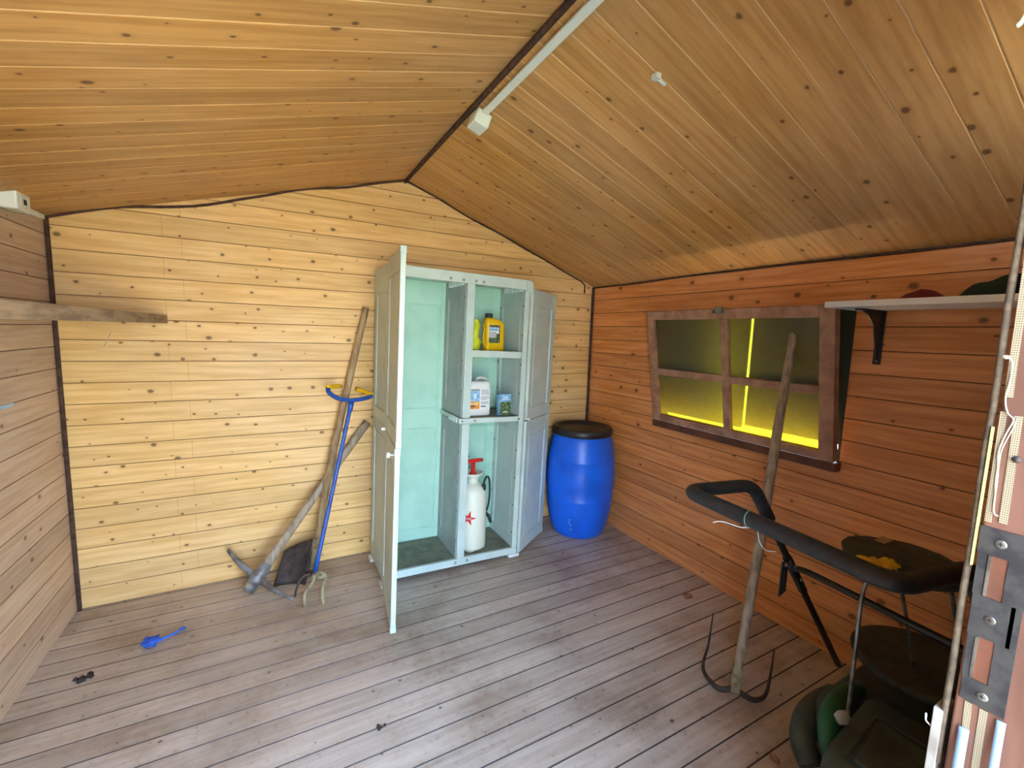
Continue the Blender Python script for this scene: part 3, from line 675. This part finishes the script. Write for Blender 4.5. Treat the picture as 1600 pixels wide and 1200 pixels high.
# yellow bottle on the upper shelf
c3 = Cw(.705, .12, US+.0405); A3 = Matrix.Translation(c3) @ Matrix.Rotation(R(3), 4, 'Z')
YB_ = thing('oil_bottle', 'yellow plastic bottle with black cap on the upper shelf', 'bottle', c3)
b_ = MB(); loft(b_, [(0, .125, .062, .018, 0), (.006, .138, .070, .022, 0), (.165, .138, .070, .022, 0), (.190, .120, .066, .022, -.008), (.205, .080, .055, .02, -.026), (.212, .042, .042, .02, -.036)], A3); b_.build('body', M['yellow_pl'], YB_)
b_ = MB(); b_.lathe([(.023, .210), (.024, .214), (.024, .236), (.021, .238)], 20, 0, A3 @ Matrix.Translation((-.036, 0, 0))); b_.build('cap', M['black_pl'], YB_)
flatlabel('label', YB_, A3, -.0353, [(-.052, .028, .050, .165, 'label_dk'), (-.050, .020, .085, .150, 'label_w'), (-.046, .014, .128, .146, 'label_b'), (-.046, .0, .112, .118, 'ink'), (-.046, -.006, .102, .107, 'ink'), (-.046, .004, .092, .097, 'ink'), (-.002, .022, .060, .110, 'label_g'), (-.052, .028, .05, .068, 'label_g')])
b_ = MB(); b_.tube(catmull([A3 @ Vector(p) for p in ((-.070, -.01, .030), (-.085, -.02, .09), (-.078, -.02, .13), (-.090, -.03, .17))], 6), .0045, 8, sq=(1, .4)); b_.build('strap', M['yellow_pl'], YB_)
# lime cloth / gloves
c4 = Cw(.572, .12, US+.0405)
b_ = MB(); n, m_ = 20, 22; vs = []
for i in range(m_+1):
    z = .195*i/m_
    for k in range(n):
        a = 2*math.pi*k/n; fz = 1-.25*(i/m_); r1 = .034*fz*(1+.25*noise.noise(Vector((math.cos(a)*1.4, math.sin(a)*1.4, z*28)))); vs.append(c4+Vector((math.cos(a)*r1+.006*math.sin(z*50), math.sin(a)*r1*1.2, z)))
b_.add(vs, [(i*n+k, i*n+(k+1) % n, (i+1)*n+(k+1) % n, (i+1)*n+k) for i in range(m_) for k in range(n)]+[tuple(range(n))[::-1], tuple(m_*n+k for k in range(n))], 0, True)
b_.tube(catmull([c4+Vector(p) for p in ((.028, -.01, .075), (.040, -.02, .050), (.046, -.03, .045))], 5), .004, 8)
tag(b_.build('gardening_glove', M['lime']), 'crumpled lime green glove beside the yellow bottle', 'glove')

# ================================================================== BARREL
bc = Vector((2.045, 2.62, 0)); BR = thing('plastic_barrel', 'blue plastic barrel with black lid in the back right corner', 'barrel', bc)
prof = [(.0, .0), (.165, .0), (.185, .008), (.200, .03), (.222, .10), (.242, .20), (.252, .30), (.2525, .306), (.250, .312), (.2585, .40), (.2595, .44), (.2585, .50), (.2515, .588), (.2535, .594), (.251, .60), (.243, .66), (.228, .73), (.214, .765), (.210, .775)]
b_ = MB(); b_.lathe(prof, 64, 0, Matrix.Translation(bc), cap=False); b_.build('drum', M['blue_pl'], BR)
b_ = MB(); b_.lathe([(.212, .766), (.222, .768), (.226, .776), (.226, .800), (.223, .812), (.214, .822), (.203, .824), (.196, .816), (.192, .800), (.10, .803), (.0, .805)], 64, 0, Matrix.Translation(bc), cap=False); lid = b_.build('lid', M['black_pl'], BR)
b_ = MB(); Kx = Matrix.Translation(bc)
b_.lathe([(.2275, .780), (.229, .785), (.229, .797), (.2275, .802)], 64, 0, Kx, cap=False); b_.build('clamp_ring', M['blk_metal'], lid)
b_ = MB()                                                     # white scuff near the foot of the drum
va = math.atan2(-bc.y, -bc.x)
def on_b(a, z, ex=.0012):
    for (r_a, z_a), (r_b, z_b) in zip(prof[1:], prof[2:]):
        if z_a <= z <= z_b: rr_ = r_a+(r_b-r_a)*(z-z_a)/(z_b-z_a); break
    return bc+Vector((math.cos(a)*(rr_+ex), math.sin(a)*(rr_+ex), z))
rr = random.Random(11)
for (a0, z0_, a1, z1_, r_) in ((-.30, .165, -.20, .168, .006), (-.29, .16, -.25, .125, .007), (-.25, .125, -.20, .115, .008), (-.24, .095, -.21, .075, .010)):
    b_.tube([on_b(va+a0, z0_, -.001), on_b(va+(a0+a1)/2+.005, (z0_+z1_)/2+.002, .0), on_b(va+a1, z1_, -.001)], [r_*.6, r_, r_*.5], 8, sq=(.5, .5))
b_.build('white_scuff', M['label_b'], BR)

# ================================================================== LEFT CORNER TOOLS
def rod(mb, a, b, r1, r2=None, n=8, seg=14, mi=0, sag=0):
    a, b = Vector(a), Vector(b); r2 = r2 or r1
    mb.tube([a.lerp(b, i/n)+Vector((0, 0, -sag*math.sin(math.pi*i/n))) for i in range(n+1)], [r1+(r2-r1)*i/n for i in range(n+1)], seg, mi); return mb
# pickaxe
pa, pb = Vector((-.155, 2.69, .050)), Vector((.520, 2.905, .900)); ax = (pb-pa).normalized()
PK = thing('pickaxe', 'pickaxe with grey curved head and wooden handle leaning on the wall left of the cabinet', 'pickaxe', pa)
b_ = MB(); n = 14; b_.tube([pa.lerp(pb, i/n) for i in range(n+1)], [.040, .034, .030, .027, .025, .024, .023, .023, .023, .023, .023, .024, .025, .026, .026], 16, sq=(1, .8)); b_.build('handle', M['handle_grey'], PK)
hc = pa+ax*.062; tipA = Vector((.055, 2.535, .012)); tipB = Vector((-.262, 2.84, .225))
b_ = MB()
for tip, wend in ((tipA, .006), (tipB, .012)):
    mid = hc.lerp(tip, .5)-ax*.012+Vector((0, 0, .006)); P = catmull([hc, mid, tip], 8); n = len(P)
    b_.tube(P, [.030*(1-i/(n-1))+wend*(i/(n-1)) for i in range(n)], 12, sq=(.9, .65))
b_.tube([hc-ax*.035, hc-ax*.01, hc+ax*.03, hc+ax*.085], [.036, .042, .038, .029], 16); b_.build('pick_head', M['steel'], PK)
b_ = MB(); b_.tube([pa-ax*.020, pa-ax*.012, pa+ax*.035], [.028, .034, .036], 16); b_.build('handle_end', M['steel'], PK)
# spade
s0_, s1_ = Vector((.195, 2.755, .222)), Vector((.515, 2.900, 1.632)); SPD = thing('spade', 'dirty spade with long wooden shaft behind the blue garden claw', 'spade', (.1, 2.76, 0))
b_ = MB(); n = 16; b_.tube(catmull([s0_, s0_.lerp(s1_, .4)+Vector((-.012, 0, 0)), s1_], 8), .020, 14); b_.build('handle', M['handle'], SPD)
sax = (s1_-s0_).normalized(); b_ = MB(); b_.tube([s0_-sax*.16, s0_-sax*.05, s0_+sax*.03], [.012, .022, .024], 14)
b_.build('socket', M['mud'], SPD)
b_ = MB(); tl, tr = Vector((.02, 2.84, .155)), Vector((.185, 2.76, .240)); bl, br_ = Vector((-.045, 2.72, .006)), Vector((.125, 2.68, .004)); vs = []; K = 10
for i in range(K+1):
    for j in range(K+1):
        s_, t_ = i/K, j/K; p = (tl.lerp(tr, s_)).lerp(bl.lerp(br_, s_), t_); p.y += .022*math.sin(math.pi*s_); p.z = max(.003, p.z+.004*noise.noise(p*30)); vs.append(p)
off = Vector((0, .004, .002)); q = (K+1)**2; fs = []
for i in range(K):
    for j in range(K): a = i*(K+1)+j; fs += [(a, a+1, a+K+2, a+K+1), (q+a, q+a+K+1, q+a+K+2, q+a+1)]
edge = [i*(K+1) for i in range(K+1)]+[K*(K+1)+j for j in range(1, K+1)]+[i*(K+1)+K for i in range(K-1, -1, -1)]+[j for j in range(K-1, 0, -1)]
for a, c in zip(edge, edge[1:]+edge[:1]): fs.append((a, c, q+c, q+a))
b_.add(vs+[v+off for v in vs], fs, 0, True); b_.build('blade', M['rust'], SPD)
# blue garden claw
g0, g1 = Vector((.165, 2.535, .135)), Vector((.395, 2.70, 1.075)); gax = (g1-g0).normalized()
CL = thing('garden_claw', 'blue garden claw with yellow grips and muddy twisted tines', 'cultivator', (.16, 2.52, 0))
b_ = MB(); rod(b_, g0, g1, .0115); b_.tube([g1-gax*.06, g1+gax*.0], .0155, 14); sh_ = b_.build('shaft', M['blue_paint'], CL)
hb = [(.262, 2.655, 1.165), (.268, 2.668, 1.135), (.315, 2.685, 1.098), (.385, 2.70, 1.080), (.455, 2.715, 1.082), (.505, 2.728, 1.092), (.518, 2.730, 1.102)]
b_ = MB(); b_.tube(catmull(hb, 6), .0125, 12); b_.build('handlebar', M['blue_paint'], CL)
for p0, p1 in (((.262, 2.655, 1.168), (.338, 2.76, 1.158)), ((.518, 2.730, 1.105), (.445, 2.83, 1.128))):
    b_ = MB(); rod(b_, p0, p1, .0125); gr = b_.build('grip', M['yellow_pl'], CL)
    b_ = MB(); v0 = Vector(p0); v1 = Vector(p1); b_.tube([v1, v1+(v1-v0).normalized()*.004], .0128, 12); b_.build('end_cap', M['black_pl'], gr)
h0 = g0-gax*.005
for k, (dx, dy, tx, ty, tz, mk) in enumerate(((-.075, -.01, -.10, -.03, .045, 'rust'), (-.04, .055, -.05, .075, .045, 'rust'), (-.01, -.05, -.055, -.085, .006, 'mud'), (.055, -.02, .035, -.095, .004, 'mud'))):
    b_ = MB(); P = catmull([h0, h0+Vector((dx*.6, dy*.6, .012)), h0+Vector((dx, dy, -.012)), h0+Vector((tx*.95, ty*.8, -.055)), Vector((h0.x+tx, h0.y+ty, tz))], 6)
    n = len(P); rb_ = .0085 if mk == 'rust' else .0135
    rs = [(rb_*(1-.35*i/n))*(1+(.25*noise.noise(Vector((i*.9, k*5, 0))) if mk == 'mud' else 0)) for i in range(n)]
    b_.tube(P, rs, 10); b_.build('tine', M[mk], CL)
b_ = MB(); b_.blob(h0+Vector((.035, -.012, -.006)), (.026, .018, .018), amp=.35, fr=3, seed=5); b_.build('mud_clod', M['mud'], CL)

# ================================================================== CORNER PLANK SHELF, LEFT
b_ = MB(); b_.prism([(XL+.001, YB-.003, 1.497), (-.492, YB-.003, 1.497), (-.492, 1.2, 1.497), (XL+.001, 1.2, 1.497)], (0, 0, .042)); 
tag(b_.build('corner_shelf', M['grey_wood'], bevel=.002), 'rough wooden shelf board fixed in the left back corner', 'shelf')
# conduit and socket on the left eave
CW = thing('wall_socket', 'pale green socket box under the left eave with short conduit', 'socket', (XL, 2.60, 1.96))
b_ = MB(); b_.box((XL, 2.53, 1.93), (XL+.055, 2.645, 2.005)); so = b_.build('socket_box', M['mint_white'], CW, bevel=.006)
b_ = MB(); b_.box((XL+.056, 2.555, 1.945), (XL+.058, 2.62, 1.99)); b_.box((XL+.0585, 2.575, 1.957), (XL+.0590, 2.60, 1.978), 1); b_.build('socket_plate', [M['mint_white'], M['darkhole']], so)
b_ = MB(); b_.box((XL, 2.646, 1.955), (XL+.022, 2.875, 1.975)); b_.build('conduit', M['mint_white'], CW, bevel=.003)
b_ = MB(); b_.box((XL+.0005, 2.33, 1.147), (XL+.004, 2.49, 1.160)); tag(b_.build('adhesive_strip', M['tape_blue']), 'short pale blue strip stuck on the left wall', 'tape')
b_ = MB(); a_, c_ = Vector((-.755, YB-.0035, 1.372)), Vector((-.722, YB-.0035, 1.445)); rod(b_, a_, c_, .0025, .0015, 3, 6); tag(b_.build('wood_splinter', M['thread']), 'pale wood splinter on back wall below the corner shelf', 'splinter')
# ridge conduit with junction box
RC = thing('ridge_conduit', 'white cable conduit along the ridge ending in a square junction box', 'conduit', (XM+.03, 1.85, ZM-.05))
rotR = Matrix.Translation((XM+.045, 0, ZM-.026)) @ Matrix.Rotation(math.atan(sR), 4, 'Y')
b_ = MB(); b_.box((-.016, .12, -.020), (.012, 1.80, -.004), 0, rotR); b_.build('conduit', M['mint_white'], RC, bevel=.003)
b_ = MB(); b_.box((-.034, 1.802, -.062), (.036, 1.895, -.002), 0, rotR); jb = b_.build('junction_box', M['mint_white'], RC, bevel=.008)
b_ = MB(); b_.box((-.018, 1.8955, -.050), (-.012, 1.899, -.020), 0, rotR); b_.box((.012, 1.8955, -.050), (.018, 1.899, -.020), 0, rotR); b_.box((-.018, 1.8955, -.024), (.018, 1.899, -.018), 0, rotR); b_.build('lid_clip', M['resin_grey'], jb)
# staple on the ceiling
b_ = MB(); P = Vector((1.105, 1.115, roof_z(1.105)-.006)); b_.box(P+Vector((-.020, -.010, -.012)), P+Vector((.0, .012, .004))); b_.tube([P+Vector((-.004, .002, -.006)), P+Vector((.035, .006, -.014))], .006, 8); 
tag(b_.build('cable_clip', M['mint_white']), 'small whitish cable clip on the right ceiling slope', 'clip')

# ================================================================== RIGHT SHELF
SH_ = thing('wall_shelf', 'white laminate shelf on black bracket right of the window', 'shelf', (2.15, .60, 1.64))
b_ = MB(); b_.box((2.02, .17, 1.648), (XR-.003, 1.015, 1.672)); b_.build('shelf_board', M['shelf_white'], SH_, bevel=.001)
b_ = MB(); yb_ = .935
b_.box((XR-.010, yb_-.014, 1.415), (XR-.003, yb_+.014, 1.6475)); b_.box((2.12, yb_-.014, 1.641), (XR-.010, yb_+.014, 1.6475))
b_.prism([(XR-.010, yb_-.003, 1.43), (XR-.010, yb_-.003, 1.6405), (2.15, yb_-.003, 1.6405), (2.20, yb_-.003, 1.625), (2.262, yb_-.003, 1.58)], (0, .006, 0))
bro = b_.build('bracket', M['blk_metal'], SH_, bevel=.001)
for zz in (1.43, 1.60):
    b_ = MB(); b_.lathe([(.004, 0), (.003, .0015), (0, .002)], 12, 0, Matrix.Translation((XR-.010, yb_, zz)) @ Matrix.Rotation(R(-90), 4, 'Y')); b_.build('bracket_screw', M['chrome'], bro)
def heap(name, c, rad, m, seed, label, cat):
    b_ = MB(); n_, k_ = 22, 28; vs = []
    for i in range(n_+1):
        for k in range(k_):
            a = 2*math.pi*k/k_; rr_ = i/n_; h_ = (1-rr_**2.2)*rad[2]*(1+.35*noise.noise(Vector((math.cos(a)*rr_*2, math.sin(a)*rr_*2, seed))))
            vs.append(Vector(c)+Vector((math.cos(a)*rr_*rad[0], math.sin(a)*rr_*rad[1], max(h_, .003))))
    fs = [(i*k_+k, (i+1)*k_+k, (i+1)*k_+(k+1) % k_, i*k_+(k+1) % k_) for i in range(n_) for k in range(k_)]
    base = len(vs); vs += [Vector((v.x, v.y, c[2])) for v in vs[n_*k_:]]; fs += [(n_*k_+k, base+k, base+(k+1) % k_, n_*k_+(k+1) % k_) for k in range(k_)]+[tuple(base+k for k in range(k_))]
    b_.add(vs, fs, 0, True); tag(b_.build(name, m), label, cat)
heap('folded_cloth', (2.20, .545, 1.6725), (.10, .125, .070), M['green_cloth'], 2, 'dark green folded cloth on the white wall shelf', 'cloth')
heap('red_rag', (2.20, .760, 1.6725), (.085, .082, .040), M['red_cloth'], 9, 'dark red rag on the white wall shelf', 'cloth')

# ================================================================== HOE with two long tines
h0, h1 = Vector((1.680, 1.030, .02)), Vector((2.215, 1.235, 1.555)); hax = (h1-h0).normalized()
HO = thing('two_pronged_hoe', 'long-handled hoe with two curved rusty prongs leaning on the window', 'hoe', (1.68, 1.03, 0))
b_ = MB(); b_.tube(catmull([h0+hax*.10, h0.lerp(h1, .35)+Vector((.008, 0, .0)), h0.lerp(h1, .7), h1], 8), [.018+.003*min(1, i/8) - (.002 if i > 16 else 0) for i in range(25)], 14); b_.build('handle', M['handle_grey'], HO)
b_ = MB(); b_.tube([h0, h0+hax*.09, h0+hax*.125], [.024, .024, .021], 4); b_.build('socket', M['mud'], HO)
for pts in (((1.675, 1.035, .030), (1.63, 1.075, .022), (1.655, 1.165, .035), (1.735, 1.205, .10), (1.80, 1.24, .215)), ((1.685, 1.025, .030), (1.715, .97, .016), (1.775, .955, .022), (1.825, .968, .09), (1.865, .985, .185))):
    b_ = MB(); P = catmull(pts, 7); n = len(P); b_.tube(P, [.013-.0105*(i/(n-1))**2 for i in range(n)], 10, sq=(1, .7)); b_.build('prong', M['rust'], HO)

# ================================================================== LAWN MOWER
MW = thing('lawn_mower', 'green and black lawn mower with black foam-wrapped tube handle', 'lawn mower', (2.0, .52, 0))
GL, GR = Vector((1.190, .955, 1.0)), Vector((1.138, .370, 1.0))
KL, KR = Vector((1.485, .915, .992)), Vector((1.430, .335, .985)); BL, BRr = Vector((2.10, .845, .13)), Vector((2.10, .29, .13))
allp = round_path([BL, KL, GL, GR, KR, BRr], .055, 8)
b_ = MB(); b_.tube(allp, .0125, 14); hd = b_.build('handle_tube', M['blk_metal'], MW)
foam = round_path([KL.lerp(BL, .16), KL, GL, GR, KR, KR.lerp(BRr, .16)], .055, 8)
b_ = MB(); b_.tube(foam, .0222, 18); b_.build('foam_grip', M['foam'], hd)
tL = .415; a_ = KL.lerp(BL, tL); c_ = KR.lerp(BRr, tL)
b_ = MB(); b_.tube(round_path([a_, a_+Vector((-.012, -.05, .018)), c_+Vector((-.012, .05, .018)), c_], .03, 6), .0115, 12); b_.build('cross_brace', M['blk_metal'], hd)
b_ = MB(); q = KL.lerp(BL, .47); b_.tube([KL.lerp(BL, .36)+Vector((0, -.0, 0)), KL.lerp(BL, .54)], .0165, 12); b_.build('tube_joint', M['blk_metal'], hd)
for t_ in (.40, .47):
    p = KL.lerp(BL, t_); b_ = MB(); b_.lathe([(.007, 0), (.007, .004), (.004, .007)], 12, 0, Matrix.Translation(p+Vector((-.004, -.016, .002))) @ Matrix.Rotation(R(90), 4, 'X')); b_.build('bolt', M['chrome'], hd)
p = KL.lerp(BL, .40)+Vector((-.055, -.01, .01))
b_ = MB(); b_.prism([p+Vector((-.020, 0, .02)), p+Vector((.018, 0, .02)), p+Vector((.018, 0, -.06)), p+Vector((.012, 0, -.105)), p+Vector((-.020, 0, -.115))], (0, .006, 0)); b_.box(p+Vector((-.008, -.004, -.10)), p+Vector((-.002, .0, -.01))); b_.box(p+Vector((.006, -.004, -.10)), p+Vector((.012, .0, -.01)))
cl = b_.build('cable_holder', M['black_pl'], hd, bevel=.001)
b_ = MB(); b_.lathe([(.009, 0), (.009, .008), (.006, .012)], 14, 0, Matrix.Translation(p+Vector((-.004, -.0, .012))) @ Matrix.Rotation(R(90), 4, 'X')); b_.tube([p+Vector((.0, 0, .012)), p+Vector((.05, .005, .0))], .005, 8); b_.build('holder_stud', M['chrome'], cl)
# wire around the grip
gp = GL.lerp(GR, .40); b_ = MB(); ring = [gp+Vector((math.cos(a)*.0225, .003*math.sin(a), math.sin(a)*.0225)) for a in [2*math.pi*i/24 for i in range(24)]]
b_.tube(ring, .0014, 6, closed=True); wr = b_.build('wire_tie', M['wire_g']); tag(wr, 'thin green and white wire tied round the mower handle', 'wire')
b_ = MB(); kn = gp+Vector((0.006, -.004, -.024)); b_.tube(catmull([kn, kn+Vector((-.02, .02, -.004)), kn+Vector((-.05, .055, .004)), kn+Vector((-.065, .075, -.004))], 6), .0015, 6)
b_.tube(catmull([kn, kn+Vector((.012, -.01, -.006)), kn+Vector((.03, -.01, -.045)), kn+Vector((.06, -.012, -.075)), kn+Vector((.10, -.02, -.085))], 6), .0012, 6); b_.blob(kn, (.004, .004, .003)); b_.build('wire_end', M['white_pl'], wr)
# body
def body_loft(mb, secs, mi=0, ctr=(2.0, .52), rotz=R(-4)):
    Mx = Matrix.Translation((ctr[0], ctr[1], 0)) @ Matrix.Rotation(rotz, 4, 'Z'); loft(mb, secs, Mx, mi)
b_ = MB(); body_loft(b_, [(.045, .58, .50, .10, 0), (.08, .64, .56, .12, 0), (.15, .64, .55, .12, 0), (.19, .60, .52, .11, 0), (.205, .54, .48, .10, 0)], ctr=(1.985, .50), rotz=R(0)); b_.build('deck', M['char_pl'], MW)
b_ = MB(); body_loft(b_, [(.07, .42, .44, .05, 0), (.21, .42, .43, .05, 0), (.255, .40, .41, .05, 0), (.268, .36, .37, .04, 0)], ctr=(1.665, .41), rotz=R(6))
bx = b_.build('grass_box', M['char_pl'], MW)
b_ = MB(); Mx = Matrix.Translation((1.665, .41, 0)) @ Matrix.Rotation(R(6), 4, 'Z')
b_.box((-.17, -.16, .262), (.05, .135, .279), 0, Mx); b_.box((.075, -.17, .262), (.085, .165, .275), 0, Mx); b_.box((-.15, .150, .262), (.075, .160, .275), 0, Mx)
b_.build('box_lid', M['char_pl'], bx, bevel=.004)
b_ = MB(); P = catmull([(1.90, .690, .215), (1.80, .690, .228), (1.70, .678, .225), (1.62, .655, .190), (1.592, .622, .11), (1.585, .60, .05)], 7); b_.tube(P, [.026+.012*math.sin(math.pi*min(1, i/(len(P)-1)*1.2)) for i in range(len(P))], 18, sq=(1.0, .9)); b_.build('green_shroud', M['green_pl'], MW)
b_ = MB(); P = catmull([(1.90, .765, .12), (1.80, .765, .13), (1.70, .758, .125), (1.625, .73, .09), (1.595, .68, .05)], 6); b_.tube(P, [.046]*len(P), 18, sq=(1, .9))
b_.build('side_skirt', M['char_pl'], MW)
for x_, y_ in ((1.95, .735), (2.22, .735), (1.95, .26), (2.22, .26)):
    b_ = MB(); b_.lathe([(.02, -.02), (.065, -.02), (.075, -.012), (.075, .012), (.065, .02), (.02, .02)], 28, 0, Matrix.Translation((x_, y_, .075)) @ Matrix.Rotation(R(90), 4, 'X')); b_.build('wheel', M['black_pl'], MW)

# ================================================================== STOOL standing on the mower
sc_ = Vector((1.795, .583, .785)); ST = thing('stool', 'round stool with torn black seat showing yellow foam, standing on the mower', 'stool', sc_)
SR = .160
b_ = MB(); b_.lathe([(.0, .0), (SR-.006, .0), (SR-.002, .006), (SR-.004, .018), (SR-.012, .024), (.0, .025)], 48, 0, Matrix.Translation(sc_), cap=False); seat = b_.build('seat', M['torn_vinyl'], ST)
# vinyl cover with a torn-open crescent, polar grid with thickness
b_ = MB(); NA, NR = 72, 14; vs = []; keep = {}
def tear(a, r_):
    d = (math.degrees(a)-205+540) % 360-180
    return abs(d) < 46+8*noise.noise(Vector((r_*40, 1, 0))) and r_ > .082+.022*noise.noise(Vector((a*3, 2, 0)))
for i in range(NR+1):
    r_ = SR*i/NR
    for k in range(NA):
        a = 2*math.pi*k/NA; zz = .0262+.0035*noise.noise(Vector((math.cos(a)*r_*30, math.sin(a)*r_*30, 4)))-.006*(r_/SR)**8; vs.append(sc_+Vector((math.cos(a)*r_*1.01, math.sin(a)*r_*1.01, zz)))
n = len(vs); vs += [v+Vector((0, 0, .003)) for v in vs]; cells = set()
for i in range(NR):
    for k in range(NA):
        if not tear(2*math.pi*(k+.5)/NA, SR*(i+.5)/NR): cells.add((i, k))
fs = []
for i, k in cells:
    q = [i*NA+k, i*NA+(k+1) % NA, (i+1)*NA+(k+1) % NA, (i+1)*NA+k]; fs += [q[::-1], [n+x for x in q]]
    for (di, dk, e0, e1) in ((-1, 0, 0, 1), (1, 0, 2, 3), (0, 1, 1, 2), (0, -1, 3, 0)):
        if i+di < 0: continue
        if (i+di, (k+dk) % NA) not in cells: fs.append([q[e0], q[e1], n+q[e1], n+q[e0]])
b_.add(vs, fs, 0, True); b_.build('seat_cover', M['torn_vinyl'], seat)
b_ = MB()
cen = Vector((1.635, .605, .803))
b_.blob(cen, (.050, .042, .022), amp=.30, fr=2.6, seed=4, seg=28, rings=16, zmin=.786); b_.blob(cen+Vector((.055, -.022, .002)), (.045, .030, .018), amp=.30, fr=2.6, seed=8, seg=24, rings=14, zmin=.786)
b_.build('exposed_foam', M['yfoam'], seat)
b_ = MB(); P = sc_+Vector((.085, .085, .031)); b_.box(P+Vector((-.03, -.016, -.003)), P+Vector((.03, .016, .001))); b_.build('torn_patch', M['handle'], seat)
legs = (((1.665, .590, .7845), (1.615, .607, .735), (1.610, .606, .52), (1.625, .610, .275)), ((1.80, .595, .7845), (1.865, .594, .66), (1.96, .590, .48), (2.03, .587, .336)),
        ((1.90, .50, .7845), (1.95, .49, .66), (2.0, .46, .45), (2.01, .45, .336)))
for k, pts in enumerate(legs):
    c_ = Vector(pts[-1]); b_ = MB(); b_.tube(catmull(pts, 8), .0060, 10); lg = b_.build('leg', M['chrome'], ST)
    if k == 0:
        b_ = MB(); b_.tube([c_+Vector((0, 0, .02)), c_+Vector((-.012, .008, .004)), c_+Vector((-.028, .018, -.004))], [.014, .024, .016], 14, sq=(1, .8)); b_.build('foot_cap', M['clear'], lg)
b_ = MB(); b_.lathe([(.0, 0), (.20, 0), (.218, .006), (.222, .016), (.218, .026), (.20, .028), (.0, .024)], 56, 0, Matrix.Translation((2.095, .575, .305)), cap=False)
tag(b_.build('round_seat_pad', M['torn_vinyl']), 'round dark pad lying flat on the mower under the torn stool', 'pad')

# ================================================================== LITTER ON THE FLOOR
rr = random.Random(21)
b_ = MB(); c_ = Vector((-.546, 2.454, .006))
for s_ in range(5):
    P = [c_+Vector((rr.uniform(-.030, .030), rr.uniform(-.034, .034), rr.uniform(.0, .026))) for _ in range(8)]; b_.tube(catmull(P, 5, closed=True), .0026, 6, closed=True)
P = [(-.53, 2.46, .008), (-.50, 2.468, .012), (-.475, 2.485, .008), (-.445, 2.50, .012), (-.425, 2.512, .008), (-.43, 2.53, .006), (-.445, 2.52, .006), (-.455, 2.495, .006), (-.49, 2.475, .006), (-.53, 2.455, .006)]
b_.tube(catmull(P, 6), .0036, 8); tag(b_.build('twine_knot', M['string']), 'knotted piece of bright blue twine on the floor', 'twine')
def clump(name, c, r_, n, m, label, seed, cat):
    b_ = MB(); r2 = random.Random(seed)
    for _ in range(n): b_.blob((c[0]+r2.gauss(0, r_*.45), c[1]+r2.gauss(0, r_*.45), .004), (r_*.3*r2.uniform(.5, 1.2), r_*.3*r2.uniform(.5, 1.2), r_*.22), amp=.4, seed=r2.random()*9, seg=8, rings=5, zmin=.0005)
    tag(b_.build(name, m), label, cat)
clump('soil_crumbs', (-.748, 2.323), .035, 9, M['dirt'], 'dark crumbs of soil on the floor between blue twine and left wall', 1, 'dirt')
clump('soil_clod', (.311, 1.542), .020, 7, M['dirt'], 'small dark soil clod on the floor in front of the open cabinet door', 2, 'dirt')
def leaf(c, s_, rot, seed, label):
    b_ = MB(); K = 8; vs = []; Mx = Matrix.Translation(c) @ Matrix.Rotation(rot, 4, 'Z')
    for i in range(K+1):
        t = i/K; w_ = s_*.35*math.sin(math.pi*min(1, t*.9+.05))
        for j in range(-2, 3): vs.append((s_*(t-.5), w_*j/2, .002+abs(j)*.25*w_+s_*.25*abs(t-.5)+s_*.05*noise.noise(Vector((t*3, j, seed)))))
    n = len(vs); vs += [(x, y, z+.0012) for x, y, z in vs]; fs = []
    for i in range(K):
        for j in range(4): a = i*5+j; fs += [(a, a+5, a+6, a+1), (n+a, n+a+1, n+a+6, n+a+5)]
    for i in range(K):
        for j in (0, 4): a = i*5+j; fs.append((a, a+5, n+a+5, n+a))
    b_.add(vs, fs, 0, True, Mx); return tag(b_.build('dry_leaf', M['dry_leaf']), label, 'leaf')
leaf((2.082, 1.602, 0), .07, R(20), 1, 'curled tan dry leaf on the floor near the right wall')
leaf((1.544, .774, 0), .045, R(70), 2, 'small pale dry leaf on the floor in front of the mower')
b_ = MB()
for _ in range(70):
    x_, y_ = rr.uniform(-.8, 2.2), rr.uniform(.8, 2.8); s_ = rr.uniform(.0015, .004)
    if y_ > 1.95 and x_ > .4 or x_ > 1.4 and y_ < .95: continue
    b_.blob((x_, y_, .001), (s_*rr.uniform(1, 2.4), s_, .0015), seg=6, rings=4, zmin=.0003)
tag(b_.build('wood_chips', M['thread']), 'tiny pale crumbs and chips scattered over the floor boards', 'debris', kind='stuff')
